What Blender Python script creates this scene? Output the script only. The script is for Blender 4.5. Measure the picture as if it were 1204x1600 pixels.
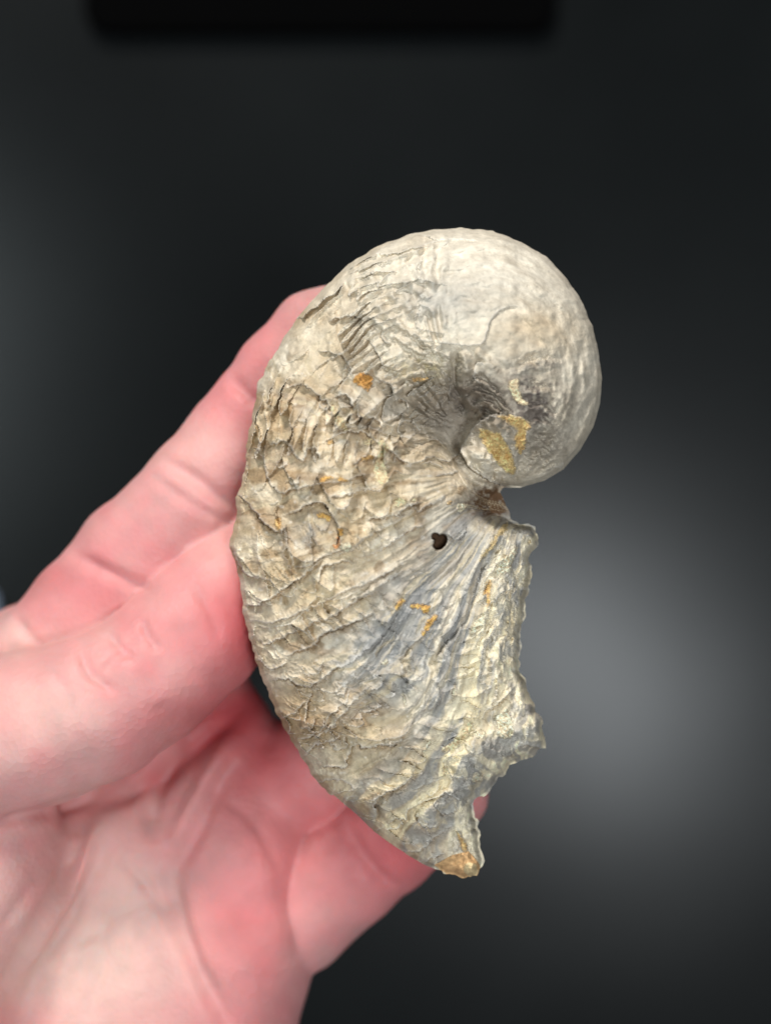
import bpy, math
import numpy as np
from mathutils import Vector

for o in list(bpy.data.objects):
    bpy.data.objects.remove(o)
S = bpy.context.scene
COL = S.collection
U = 1e-4            # one modelling unit = 0.1 mm
D = 2600.0          # lens to the plane of the shell's edge, in units
RNG = np.random.RandomState(7)

# ------------------------------------------------------------------ camera, light, exposure
cd = bpy.data.cameras.new('camera')
cam = bpy.data.objects.new('camera', cd)
COL.objects.link(cam)
cam.location = (0, 0, D * U)
cd.sensor_fit = 'VERTICAL'
cd.sensor_height = 24
cd.lens = 24 * D / 1600
cd.clip_start = 0.01
cd.clip_end = 50
cd.dof.use_dof = True
cd.dof.focus_distance = (D - 78) * U
cd.dof.aperture_fstop = cd.lens / 6.3
S.camera = cam

w = bpy.data.worlds.new('World')
S.world = w
w.use_nodes = True
bg = w.node_tree.nodes['Background']
bg.inputs['Color'].default_value = (0.92, 0.96, 1.0, 1)
bg.inputs['Strength'].default_value = 0.08


def area(name, loc, size, energy, color, target=(0, 0, 0)):
    l = bpy.data.lights.new(name, 'AREA')
    l.shape = 'RECTANGLE'
    l.size, l.size_y = size
    l.energy = energy
    l.color = color
    o = bpy.data.objects.new(name, l)
    COL.objects.link(o)
    o.location = loc
    o.rotation_euler = (Vector(target) - Vector(loc)).to_track_quat('-Z', 'Y').to_euler()
    return o


KEY = area('window_light', (-0.28, 1.06, 0.66), (0.28, 0.22), 15.2, (1.0, 0.955, 0.90))
SIDE = area('side_fill', (-0.57, 0.14, 0.75), (0.34, 0.34), 3.0, (0.86, 0.97, 1.0), target=(-0.1, 0.0, -0.2))  # added fill lamp: glow on the table's left, lifts hand and left flank
TOP = area('ceiling_light', (0.185, -0.15, 0.80), (0.11, 0.27), 4.5, (0.92, 0.97, 1.0), target=(0.05, -0.03, -0.35))
S.view_settings.view_transform = 'Standard'
S.view_settings.look = 'None'
S.view_settings.exposure = 0.0
S.view_settings.gamma = 1.0


# ------------------------------------------------------------------ helpers
def lin(c):
    c = np.asarray(c, dtype=np.float64) / 255.0
    return np.where(c <= 0.04045, c / 12.92, ((c + 0.055) / 1.055) ** 2.4)


def sstep(a, b, x):
    t = np.clip((x - a) / (b - a), 0, 1)
    return t * t * (3 - 2 * t)


def vnoise(x, y, seed):
    """smooth value noise in [-1, 1] at float coordinates"""
    r = np.random.RandomState(seed).uniform(-1, 1, (256, 256))
    xi = np.floor(x).astype(np.int64)
    yi = np.floor(y).astype(np.int64)
    fx = x - xi
    fy = y - yi
    fx = fx * fx * fx * (fx * (fx * 6 - 15) + 10)
    fy = fy * fy * fy * (fy * (fy * 6 - 15) + 10)
    x0, x1, y0, y1 = xi & 255, (xi + 1) & 255, yi & 255, (yi + 1) & 255
    return (r[y0, x0] * (1 - fx) + r[y0, x1] * fx) * (1 - fy) + (r[y1, x0] * (1 - fx) + r[y1, x1] * fx) * fy


def fbm(x, y, seed, octv=4, gain=0.5):
    a, s, t = 1.0, 0.0, 0.0
    for i in range(octv):
        s = s + a * vnoise(x * 2 ** i + 17.3 * i, y * 2 ** i + 9.1 * i, seed + i)
        t += a
        a *= gain
    return s / t


def world(px, py, z):
    k = (D - z) / D
    return np.stack([(px - 602) * k * U, -(py - 800) * k * U, z * U + 0 * px], -1)


def seg_dist(X, Y, pts):
    """distance to a polyline, signed side (raised = left hand of travel) and arc parameter"""
    pts = np.asarray(pts, float)
    seg = np.hypot(*(pts[1:] - pts[:-1]).T)
    cum = np.concatenate([[0], np.cumsum(seg)])
    best = np.full(X.shape, 1e9)
    side = np.zeros(X.shape)
    par = np.zeros(X.shape)
    for i in range(len(seg)):
        ax, ay = pts[i]
        dx, dy = pts[i + 1] - pts[i]
        L2 = dx * dx + dy * dy + 1e-9
        t = np.clip(((X - ax) * dx + (Y - ay) * dy) / L2, 0, 1)
        qx = X - ax - t * dx
        qy = Y - ay - t * dy
        d = qx * qx + qy * qy
        cr = dx * qy - dy * qx
        m = d < best - 1e-6
        best = np.where(m, d, best)
        side = np.where(m, -cr, side)
        par = np.where(m, (cum[i] + t * seg[i]) / cum[-1], par)
    return np.sqrt(best), np.sign(side), par, cum[-1]


def smooth_line(pts, n=6):
    """Catmull-Rom"""
    p = np.asarray(pts, float)
    if len(p) < 3:
        return p
    q = np.vstack([2 * p[0] - p[1], p, 2 * p[-1] - p[-2]])
    out = []
    for i in range(1, len(q) - 2):
        for t in np.linspace(0, 1, n, endpoint=False):
            out.append(0.5 * (2 * q[i] + (q[i + 1] - q[i - 1]) * t + (2 * q[i - 1] - 5 * q[i] + 4 * q[i + 1] - q[i + 2]) * t * t
                              + (3 * q[i] - q[i - 1] - 3 * q[i + 1] + q[i + 2]) * t ** 3))
    out.append(p[-1])
    return np.array(out)


def poly_inside(X, Y, pts):
    pts = np.asarray(pts, float)
    ins = np.zeros(X.shape, bool)
    n = len(pts)
    for i in range(n):
        x0, y0 = pts[i]
        x1, y1 = pts[(i + 1) % n]
        if y0 == y1:
            continue
        c = ((Y > y0) != (Y > y1)) & (X < (x1 - x0) * (Y - y0) / (y1 - y0) + x0)
        ins ^= c
    return ins


def make_mesh(name, verts, faces, mat, parent=None, cols=None, attr2=None):
    me = bpy.data.meshes.new(name)
    faces = np.asarray(faces)
    nv, nf, k = len(verts), len(faces), faces.shape[1]
    me.vertices.add(nv)
    me.vertices.foreach_set('co', np.asarray(verts, np.float32).ravel())
    me.loops.add(nf * k)
    me.loops.foreach_set('vertex_index', faces.astype(np.int32).ravel())
    me.polygons.add(nf)
    me.polygons.foreach_set('loop_start', np.arange(0, nf * k, k, dtype=np.int32))
    me.polygons.foreach_set('use_smooth', np.ones(nf, bool))
    me.update(calc_edges=True)
    if cols is not None:
        a = me.color_attributes.new('tint', 'FLOAT_COLOR', 'POINT')
        c = np.ones((nv, 4), np.float32)
        c[:, :3] = cols
        a.data.foreach_set('color', c.ravel())
    if attr2 is not None:
        a = me.attributes.new('grit', 'FLOAT', 'POINT')
        a.data.foreach_set('value', np.asarray(attr2, np.float32))
    me.materials.append(mat)
    o = bpy.data.objects.new(name, me)
    COL.objects.link(o)
    o.parent = parent
    return o


def empty(name, loc, label, cat, group=None):
    o = bpy.data.objects.new(name, None)
    o.empty_display_size = 0.01
    COL.objects.link(o)
    o.location = loc
    o['label'] = label
    o['category'] = cat
    if group:
        o['group'] = group
    return o


# ------------------------------------------------------------------ materials
def new_mat(name):
    m = bpy.data.materials.new(name)
    m.use_nodes = True
    nt = m.node_tree
    return m, nt, nt.nodes['Principled BSDF']


def shell_material(name, rough, bump, scale, spec=0.4, sss=0.0):
    m, nt, b = new_mat(name)
    N, L = nt.nodes.new, nt.links.new
    at = N('ShaderNodeAttribute'); at.attribute_name = 'tint'
    gr = N('ShaderNodeAttribute'); gr.attribute_name = 'grit'
    tc = N('ShaderNodeTexCoord')
    n1 = N('ShaderNodeTexNoise'); n1.inputs['Scale'].default_value = scale; n1.inputs['Detail'].default_value = 8
    n1.inputs['Roughness'].default_value = 0.65
    L(tc.outputs['Object'], n1.inputs['Vector'])
    mr = N('ShaderNodeMapRange')
    mr.inputs['From Min'].default_value = 0.3; mr.inputs['From Max'].default_value = 0.7
    mr.inputs['To Min'].default_value = 0.80; mr.inputs['To Max'].default_value = 1.16
    L(n1.outputs['Fac'], mr.inputs['Value'])
    mx = N('ShaderNodeVectorMath'); mx.operation = 'SCALE'
    L(at.outputs['Color'], mx.inputs[0]); L(mr.outputs['Result'], mx.inputs['Scale'])
    L(mx.outputs['Vector'], b.inputs['Base Color'])
    n2 = N('ShaderNodeTexNoise'); n2.inputs['Scale'].default_value = scale * 3.2; n2.inputs['Detail'].default_value = 5
    L(tc.outputs['Object'], n2.inputs['Vector'])
    ad = N('ShaderNodeMath'); ad.operation = 'MULTIPLY_ADD'
    L(gr.outputs['Fac'], ad.inputs[0]); ad.inputs[1].default_value = 0.45; ad.inputs[2].default_value = 0.28
    mu = N('ShaderNodeMath'); mu.operation = 'MULTIPLY'
    L(n2.outputs['Fac'], mu.inputs[0]); L(ad.outputs[0], mu.inputs[1])
    bp = N('ShaderNodeBump'); bp.inputs['Strength'].default_value = bump; bp.inputs['Distance'].default_value = 0.0006
    L(mu.outputs[0], bp.inputs['Height'])
    L(bp.outputs['Normal'], b.inputs['Normal'])
    rr = N('ShaderNodeMapRange')
    rr.inputs['To Min'].default_value = rough - 0.12; rr.inputs['To Max'].default_value = rough + 0.25
    L(n1.outputs['Fac'], rr.inputs['Value'])
    L(rr.outputs['Result'], b.inputs['Roughness'])
    b.inputs['Specular IOR Level'].default_value = spec
    ra = N('ShaderNodeMath'); ra.operation = 'MULTIPLY_ADD'; ra.use_clamp = True
    L(gr.outputs['Fac'], ra.inputs[0]); ra.inputs[1].default_value = 0.4; L(rr.outputs['Result'], ra.inputs[2])
    L(ra.outputs[0], b.inputs['Roughness'])
    if sss:
        b.inputs['Subsurface Weight'].default_value = sss
        b.inputs['Subsurface Radius'].default_value = (1.0, 0.75, 0.5)
        b.inputs['Subsurface Scale'].default_value = 0.0006
    return m


M_SHELL = shell_material('fossil_shell', 0.62, 0.32, 900, 0.16, 0.0)
M_SED = shell_material('sandy_sediment', 0.85, 1.0, 1500, 0.1)

# ------------------------------------------------------------------ the table below
m, nt, b = new_mat('dark_tabletop')
N, L = nt.nodes.new, nt.links.new
tc = N('ShaderNodeTexCoord')
n = N('ShaderNodeTexNoise'); n.inputs['Scale'].default_value = 9; n.inputs['Detail'].default_value = 5
L(tc.outputs['Object'], n.inputs['Vector'])
cr = N('ShaderNodeValToRGB')
cr.color_ramp.elements[0].position = 0.3; cr.color_ramp.elements[0].color = (0.0035, 0.0045, 0.005, 1)
cr.color_ramp.elements[1].position = 0.75; cr.color_ramp.elements[1].color = (0.0075, 0.009, 0.0095, 1)
L(n.outputs['Fac'], cr.inputs['Fac']); L(cr.outputs['Color'], b.inputs['Base Color'])
b.inputs['Roughness'].default_value = 0.26
b.inputs['Specular IOR Level'].default_value = 0.185
n2 = N('ShaderNodeTexNoise'); n2.inputs['Scale'].default_value = 5; n2.inputs['Detail'].default_value = 2
L(tc.outputs['Object'], n2.inputs['Vector'])
bp = N('ShaderNodeBump'); bp.inputs['Strength'].default_value = 0.1; bp.inputs['Distance'].default_value = 0.01
L(n2.outputs['Fac'], bp.inputs['Height']); L(bp.outputs['Normal'], b.inputs['Normal'])
TZ = -0.30
v = [(-0.75, -0.75, TZ), (0.75, -0.75, TZ), (0.75, 0.75, TZ), (-0.75, 0.75, TZ)]
v += [(x, y, TZ - 0.03) for x, y, _ in v]
table = make_mesh('tabletop', v, [(0, 1, 2, 3), (7, 6, 5, 4), (0, 4, 5, 1), (1, 5, 6, 2), (2, 6, 7, 3), (3, 7, 4, 0)], m)
for p in table.data.polygons:
    p.use_smooth = False
table['kind'] = 'structure'

# black slab lying on the table at the top of the picture, pale card at the left
m, nt, b = new_mat('black_felt')
b.inputs['Base Color'].default_value = (0.0015, 0.0015, 0.0016, 1)
b.inputs['Roughness'].default_value = 0.9
b.inputs['Specular IOR Level'].default_value = 0.02
M_BLACK = m


def slab(name, cx, cy, sx, sy, h, r, mat, rot=0.0):
    n = 8
    ring = []
    for qx, qy, a0 in ((1, 1, 0), (-1, 1, 90), (-1, -1, 180), (1, -1, 270)):
        for i in range(n + 1):
            a = math.radians(a0 + 90 * i / n)
            ring.append((qx * (sx / 2 - r) + r * math.cos(a), qy * (sy / 2 - r) + r * math.sin(a)))
    k = len(ring)
    bev = min(h * 0.3, r * 0.6)
    prof = [(0, 0.0), (0, h - bev), (bev * 0.3, h - bev * 0.3), (bev, h)]
    import bmesh
    bm = bmesh.new()
    rows = []
    for ins, z in prof:
        rows.append([bm.verts.new((x * (1 - ins * 2 / sx), y * (1 - ins * 2 / sy), z)) for x, y in ring])
    for a, c in zip(rows[:-1], rows[1:]):
        for i in range(k):
            bm.faces.new((a[i], a[(i + 1) % k], c[(i + 1) % k], c[i]))
    bm.faces.new(rows[-1])
    bm.faces.new(rows[0][::-1])
    me = bpy.data.meshes.new(name)
    bm.to_mesh(me)
    bm.free()
    me.materials.append(mat)
    o = bpy.data.objects.new(name, me)
    COL.objects.link(o)
    o.location = (cx, cy, TZ + 0.0006)
    o.rotation_euler = (0, 0, rot)
    return o


kt = (D * U - TZ) / (D * U)
bx = slab('black_tray', (500 - 602) * U * kt, (800 + 43) * U * kt, 730 * U * kt, 200 * U * kt, 0.006, 0.008, M_BLACK)
bx['label'] = 'matte black flat tray at the upper edge, blurred behind the fossil'
bx['category'] = 'tray'
m, nt, b = new_mat('pale_blue_paper')
b.inputs['Base Color'].default_value = (*lin((150, 165, 190)), 1)
b.inputs['Roughness'].default_value = 0.6
cdo = slab('pale_card', (-52 - 602) * U * kt, (800 - 985) * U * kt, 110 * U * kt, 120 * U * kt, 0.003, 0.004, m, 0.1)
cdo['label'] = 'small pale blue card on the dark table, peeking out left of the hand'
cdo['category'] = 'card'

# ------------------------------------------------------------------ the fossil: relief fields
X0, Y0, NX, NY = 345, 340, 612, 1044
yy, xx = np.mgrid[0:NY, 0:NX].astype(float)
PX = xx + X0
PY = yy + Y0

OUT = [(720, 356), (770, 361), (815, 378), (855, 402), (885, 435), (908, 470), (925, 510), (934, 550), (940, 590),
       (937, 630), (926, 668), (906, 703), (880, 733), (850, 751), (812, 762), (786, 762), (781, 768), (790, 790),
       (797, 810), (815, 816), (833, 825), (836, 838), (838, 850), (832, 862), (829, 876), (834, 886), (828, 905),
       (825, 930), (818, 950), (815, 985), (812, 1020), (815, 1050), (820, 1075), (833, 1105), (848, 1130),
       (855, 1150), (853, 1170), (835, 1178), (810, 1190), (790, 1205), (776, 1212), (768, 1225), (755, 1240),
       (742, 1250), (740, 1275), (745, 1300), (752, 1325), (758, 1345), (754, 1358), (744, 1368), (718, 1370),
       (700, 1362), (680, 1358), (660, 1350), (640, 1338), (610, 1318), (585, 1300), (560, 1275), (530, 1250),
       (500, 1225), (480, 1195), (465, 1170), (450, 1145), (435, 1115), (420, 1080), (408, 1050), (395, 1015),
       (385, 970), (378, 930), (374, 890), (367, 868), (361, 850), (364, 835), (368, 815), (371, 795), (368, 778),
       (378, 760), (385, 720), (390, 680), (397, 640), (405, 600), (425, 560), (445, 525), (470, 490), (505, 450),
       (545, 412), (590, 385), (640, 366), (680, 358)]
# jag the outline: fine on the scaly left side, coarse on the broken right side
o_pts = []
for i in range(len(OUT)):
    a = np.array(OUT[i], float)
    c = np.array(OUT[(i + 1) % len(OUT)], float)
    nseg = max(1, int(np.hypot(*(c - a)) / 3.0))
    for k in range(nseg):
        o_pts.append(a + (c - a) * k / nseg)
o_pts = np.array(o_pts)
tn = np.roll(o_pts, -1, 0) - np.roll(o_pts, 1, 0)
tn /= np.hypot(*tn.T)[:, None]
nr = np.stack([tn[:, 1], -tn[:, 0]], -1)
ar = np.arange(len(o_pts)) * 3.0
rough_r = sstep(780, 830, o_pts[:, 1]) * (o_pts[:, 0] > 690)
left_s = ((o_pts[:, 0] < 520) & (o_pts[:, 1] > 560)) * 1.0
top_s = (o_pts[:, 1] < 560) * 1.0
jag = fbm(ar / 9, ar * 0, 3, 3) * (0.5 + 3.0 * rough_r + 1.0 * left_s) + fbm(ar / 26, ar * 0 + 9, 5, 3) * 7.0 * rough_r + (np.abs(fbm(ar / 31, ar * 0 + 3, 8, 3)) ** 0.8) * 5.5 * left_s \
    + fbm(ar / 14, ar * 0 + 5, 18, 2) * 1.2 * top_s
OUTJ = o_pts + nr * jag[:, None]
MASK = poly_inside(PX, PY, OUTJ)
od, _, _, _ = (lambda r: r)(seg_dist(PX[::4, ::4], PY[::4, ::4], np.vstack([OUTJ[::3], OUTJ[:1]])))
iy = np.clip(yy / 4, 0, od.shape[0] - 1.001)
ix = np.clip(xx / 4, 0, od.shape[1] - 1.001)


def up4(c):
    y0 = np.floor(iy).astype(int); x0 = np.floor(ix).astype(int)
    fy = iy - y0; fx = ix - x0
    return (c[y0, x0] * (1 - fx) + c[y0, x0 + 1] * fx) * (1 - fy) + (c[y0 + 1, x0] * (1 - fx) + c[y0 + 1, x0 + 1] * fx) * fy


EDGE = up4(od)              # distance to the outline


# inflated body: Poisson over the outline, solved coarse (8 px) then refined (4 px)
def poisson(maskc, u, its, h):
    for _ in range(its):
        n_ = np.zeros_like(u)
        n_[1:-1, 1:-1] = 0.25 * (u[:-2, 1:-1] + u[2:, 1:-1] + u[1:-1, :-2] + u[1:-1, 2:] + h * h)
        u = np.where(maskc, n_, 0)
    return u


m8 = MASK[::8, ::8]
u8 = poisson(m8, np.zeros(m8.shape), 2600, 8.0)
m4 = MASK[::4, ::4]
u4 = np.kron(u8, np.ones((2, 2)))[:m4.shape[0], :m4.shape[1]]
if u4.shape != m4.shape:
    t_ = np.zeros(m4.shape); t_[:u4.shape[0], :u4.shape[1]] = u4; u4 = t_
u4 = poisson(m4, u4, 300, 4.0)
BASE = np.sqrt(np.maximum(up4(u4), 0)) * 1.22
BASE = np.where(EDGE < 7, np.minimum(BASE, 1e9) * np.sqrt(np.clip(EDGE / 7, 0, 1)), BASE)


def gauss(cx, cy, rx, ry, ang=0.0):
    a = math.radians(ang)
    dx, dy = PX - cx, PY - cy
    u = dx * math.cos(a) + dy * math.sin(a)
    v_ = -dx * math.sin(a) + dy * math.cos(a)
    return np.exp(-(u / rx) ** 2 - (v_ / ry) ** 2)


H = BASE.copy()
H += 26 * gauss(800, 500, 130, 120)
H += 14 * gauss(480, 790, 90, 200, -8)
H -= 100 * gauss(716, 690, 48, 74, -25)
H += 16 * gauss(690, 450, 110, 60)
H -= 44 * gauss(664, 640, 62, 56)
print('BASE max', BASE.max(), 'umbo', BASE[200, 400], 'H', H.max())
H -= 84 * gauss(770, 792, 36, 34)
H -= 22 * gauss(700, 900, 70, 120, 10)
H += 20 * gauss(850, 650, 60, 60)
H -= 14 * gauss(825, 1000, 60, 180)       # broken margin falls away
H -= 24 * gauss(730, 1290, 60, 80)
H += 30 * gauss(830, 1140, 34, 34)
H -= 18 * gauss(790, 1215, 40, 24, -25)

H += 30 * sstep(0, 12, EDGE) * sstep(85, 30, EDGE) * sstep(800, 835, PY) * sstep(690, 730, PX)

# growth field: harmonic interpolation between traced growth lines
GL = [(-1.0, [(800, 766), (772, 757), (748, 741), (729, 724), (724, 706), (727, 690), (740, 668)]),
      (-0.8, [(770, 700), (820, 725), (870, 738)]),
      (-0.55, [(748, 662), (800, 640), (860, 610), (935, 560)]),
      (-0.3, [(728, 648), (720, 560), (730, 450), (740, 360)]),
      (-0.10, [(700, 640), (640, 560), (590, 480), (560, 400)]),
      (0.00, [(715, 690), (640, 680), (560, 630), (480, 560), (430, 520)]),
      (0.15, [(720, 715), (620, 700), (520, 690), (430, 700), (380, 720)]),
      (0.30, [(722, 742), (640, 770), (540, 790), (460, 830), (365, 860)]),
      (0.42, [(730, 765), (660, 810), (560, 860), (480, 900), (375, 955)]),
      (0.52, [(748, 785), (690, 850), (600, 910), (500, 985), (390, 1025)]),
      (0.62, [(768, 798), (720, 870), (650, 940), (600, 1020), (500, 1080), (420, 1105)]),
      (0.74, [(785, 805), (740, 890), (700, 980), (660, 1080), (590, 1140), (465, 1190)]),
      (0.85, [(800, 815), (765, 900), (730, 1000), (700, 1100), (640, 1200), (535, 1265)]),
      (0.94, [(815, 822), (800, 900), (780, 1000), (770, 1100), (720, 1230), (625, 1325)]),
      (1.00, [(834, 830), (828, 900), (812, 1000), (840, 1120), (790, 1205), (742, 1290), (748, 1365)])]
fix = np.zeros(m8.shape, bool)
val = np.zeros(m8.shape)
for s_, pts in GL:
    p = smooth_line(pts, 30)
    jx = np.clip(((p[:, 0] - X0) / 8).round().astype(int), 0, m8.shape[1] - 1)
    jy = np.clip(((p[:, 1] - Y0) / 8).round().astype(int), 0, m8.shape[0] - 1)
    fix[jy, jx] = True
    val[jy, jx] = s_
G = np.where(fix, val, 0.4)
for _ in range(1200):
    P = np.pad(G, 1, mode='edge')
    G = 0.25 * (P[:-2, 1:-1] + P[2:, 1:-1] + P[1:-1, :-2] + P[1:-1, 2:])
    G = np.where(fix, val, G)
for _ in range(3):
    P = np.pad(G, 1, mode='edge')
    G = 0.5 * G + 0.125 * (P[:-2, 1:-1] + P[2:, 1:-1] + P[1:-1, :-2] + P[1:-1, 2:])
iy = np.clip(yy / 8, 0, G.shape[0] - 1.001)
ix = np.clip(xx / 8, 0, G.shape[1] - 1.001)
SG = up4(G)                                   # growth coordinate, ~0..1 over the body
RG = np.hypot(PX - 735, PY - 745)             # distance out from the hinge
ANG = np.arctan2(PY - 590, PX - 750)          # round the umbo
RU = np.hypot(PX - 750, PY - 590)

w1 = fbm(PX / 34, PY / 34, 40, 4)
w2 = fbm(PX / 34, PY / 34, 50, 4)
f1 = fbm(PX / 6, PY / 6, 60, 3)
f2 = fbm(PX / 6, PY / 6, 70, 3)
f3 = fbm(PX / 2.6, PY / 2.6, 64, 2)
WX = PX + 5.0 * w1 + 3.4 * f1 + 0.8 * f3
WY = PY + 5.0 * w2 + 3.4 * f2 + 0.8 * f3
UMB = sstep(-14, 14, (690 - PY) + 0.55 * (PX - 700) - 60 + 10 * w1) * sstep(0, 60, PY * 0 + RG - 30)
UMB = np.clip(sstep(20, -30, SG * 400 + 6 * w1), 0, 1)    # 1 on the coiled umbo, 0 on the body
BODY = 1 - UMB

SC = {'A': (480, 340, 2.508), 'B': (350, 560, 3.01), 'C': (350, 900, 3.01), 'D': (560, 760, 3.541),
      'E': (540, 1050, 3.344), 'F': (640, 500, 3.763), 'G': (350, 620, 4.631), 'K': (560, 1150, 5.017),
      'R': (700, 780, 6.667), 'Q': (380, 340, 4.3), 'P': (0, 0, 1.0)}


def tr(c, pts):
    x, y, s = SC[c]
    return [(x + a / s, y + b_ / s) for a, b_ in pts]


def local(pts, pad):
    p = np.array(pts)
    x0 = int(max(0, p[:, 0].min() - pad - X0)); x1 = int(min(NX, p[:, 0].max() + pad - X0))
    y0 = int(max(0, p[:, 1].min() - pad - Y0)); y1 = int(min(NY, p[:, 1].max() + pad - Y0))
    return slice(y0, max(y1, y0 + 1)), slice(x0, max(x1, x0 + 1))


HD = np.zeros(PX.shape)


def ledge(c, pts, a=7.0, Lr=26.0, b_=0.35, Lb=12.0, taper=0.16, jag=1.0, crack=1.0):
    """a flake edge: the left-hand side of travel stands proud and dies away behind the lip"""
    P_ = smooth_line(tr(c, pts), 4)
    sl = local(P_, Lr * 3.2)
    X = PX[sl] + jag * (WX[sl] - PX[sl])
    Y = PY[sl] + jag * (WY[sl] - PY[sl])
    d, sd, t, ln = seg_dist(X, Y, P_)
    e = np.clip(np.minimum(t, 1 - t) / taper, 0, 1)
    e = e * (2 - e)
    up = (sd > 0)
    a = a * np.clip(0.95 + 1.1 * w1[sl], 0.35, 1.5)
    w_ = sstep(-0.7, 0.7, np.where(up, d, -d))
    HD[sl] += e * (w_ * a * np.exp(-d / Lr) - (1 - w_) * a * b_ * np.exp(-d / Lb))
    HD[sl] -= crack * e * (1 - w_) * np.minimum(a, 14) * np.clip(0.2 + 1.5 * w2[sl] + 0.9 * f1[sl], 0.0, .8) * np.exp(-(d / 1.5) ** 2)
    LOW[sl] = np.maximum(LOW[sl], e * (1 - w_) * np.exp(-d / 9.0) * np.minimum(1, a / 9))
    LIP[sl] = np.maximum(LIP[sl], e * w_ * np.exp(-d / 1.6))


def groove(c, pts, depth=4.0, wd=4.0, taper=0.2, jag=0.6):
    """negative depth makes a ridge"""
    P_ = smooth_line(tr(c, pts), 4)
    sl = local(P_, wd * 3)
    X = PX[sl] + jag * (WX[sl] - PX[sl])
    Y = PY[sl] + jag * (WY[sl] - PY[sl])
    d, sd, t, ln = seg_dist(X, Y, P_)
    e = np.clip(np.minimum(t, 1 - t) / taper, 0, 1)
    HD[sl] -= e * depth * np.exp(-(d / wd) ** 2)


def bump(c, x, y, rx, ry, h, ang=0, p=2.0):
    x, y = tr(c, [(x, y)])[0]
    a = math.radians(ang)
    dx, dy = WX - x, WY - y
    u = (dx * math.cos(a) + dy * math.sin(a)) / rx
    v_ = (-dx * math.sin(a) + dy * math.cos(a)) / ry
    HD[:] += h * np.exp(-(u * u + v_ * v_) ** (p / 2))


# --- procedural relief
# fine growth striae
HD += BODY * 0.9 * fbm(SG * 120 + 1.2 * w1, RG / 60, 80, 3) * sstep(0, 30, EDGE)
HD += (BODY + .5 * UMB * (PX < 720)) * 0.55 * fbm(SG * 300 + 2 * w2, RG / 34, 86, 2) * sstep(60, 110, RG)
HD += BODY * 3.4 * fbm(SG * 44 + 0.3 * w1, RG / 150, 84, 3)
# overlapping terraces
ph = SG * 12 + 1.5 * w1 + 0.8 * fbm(PX / 90, PY / 90, 93, 2) + 0.35 * fbm(PX / 15, PY / 15, 90, 3) + 0.5 * vnoise(RG / 55, SG * 8, 91)
saw = ph - np.floor(ph)
cell = vnoise(np.floor(ph) * 7.3 + 0.5, RG / 46 + 3 * np.floor(ph), 95)
amp = np.clip(0.35 + 1.3 * cell, 0, 1.5)
HD += BODY * sstep(60, 200, RG) * amp * 3.4 * (saw ** 1.8 - 0.4) * np.clip(1.15 - 0.8 * gauss(700, 930, 70, 130, 15), 0, 1)
ph2 = SG * 46 + 0.9 * w2 + 0.5 * f1
saw2 = ph2 - np.floor(ph2)
amp2 = np.clip(0.3 + 0.9 * vnoise(np.floor(ph2) * 5.1, RG / 24 + 2 * np.floor(ph2), 99), 0, 1.2)
HD += BODY * amp2 * 1.1 * (saw2 ** 1.6 - 0.4) * sstep(40, 120, RG)
# shingled plates: older layers lie over younger ones, each with a scalloped free edge


def shingle(N_, wpx, seed, A_, Lr_, weight):
    p0 = SG * N_ + 0.5 * fbm(PX / 60, PY / 60, seed, 2) + 0.07 * f1 + 0.03 * f3
    n0 = np.floor(p0)
    hbest = np.zeros(PX.shape)
    done = np.zeros(PX.shape, bool)
    dl = np.full(PX.shape, 9.0)
    for k in (-1, 0, 1, 2):
        n_ = n0 + k
        o_ = vnoise(n_ * 3.71 + .5, n_ * 0 + .5, seed + 1) * 5
        u = (RG + 9 * w1) / wpx *  + o_
        ci = np.floor(u)
        fr = u - ci
        jit = vnoise(u * 0.8, n_ * 1.9 + .5, seed + 3)
        e_ = n_ + 0.40 + 0.5 * jit - 0.8 * np.abs(2 * fr - 1) ** 1.9
        d = e_ - p0
        ok_ = (~done) & (d > 0)
        a_ = np.clip(0.85 + 0.75 * vnoise(u * .7 + 8, n_ * 2.7 + .5, seed + 4), 0.1, 1.3)
        hbest = np.where(ok_, A_ * a_ * (np.exp(-d / Lr_) + 0.22 * np.exp(-d / .07)), hbest)
        dl = np.where(ok_, d / a_, dl)
        done |= ok_
    HD[:] += weight * (hbest - A_ * .3)
    return dl


CRACK = np.zeros(PX.shape)
LIP = np.zeros(PX.shape)
LOW = np.zeros(PX.shape)
ZS1 = sstep(-.34, -.12, SG) * sstep(.46, .34, SG) * sstep(70, 150, RG) * np.clip(.75 + 1.2 * fbm(PX / 60, PY / 60, 401, 2), 0.1, 1)
dl1 = shingle(13, 52, 410, 26.0, .7, ZS1 * (.4 + .6 * sstep(-.12, .05, SG)))
ZS2 = sstep(.34, .46, SG) * sstep(.97, .9, SG) * sstep(120, 230, RG) * np.clip(.8 + 1.4 * fbm(PX / 60, PY / 60, 402, 2), 0.05, 1)
dl2 = shingle(21, 42, 430, 15.0, .75, ZS2)
dl3 = shingle(40, 22, 450, 2.0, .5, (ZS1 + ZS2) * .9)
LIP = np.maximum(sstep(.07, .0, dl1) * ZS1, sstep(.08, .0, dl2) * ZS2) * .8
BRN = np.maximum(sstep(.2, .9, dl1) * ZS1 * sstep(-.28, .04, SG), .8 * sstep(.2, .9, dl2) * ZS2)
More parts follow.
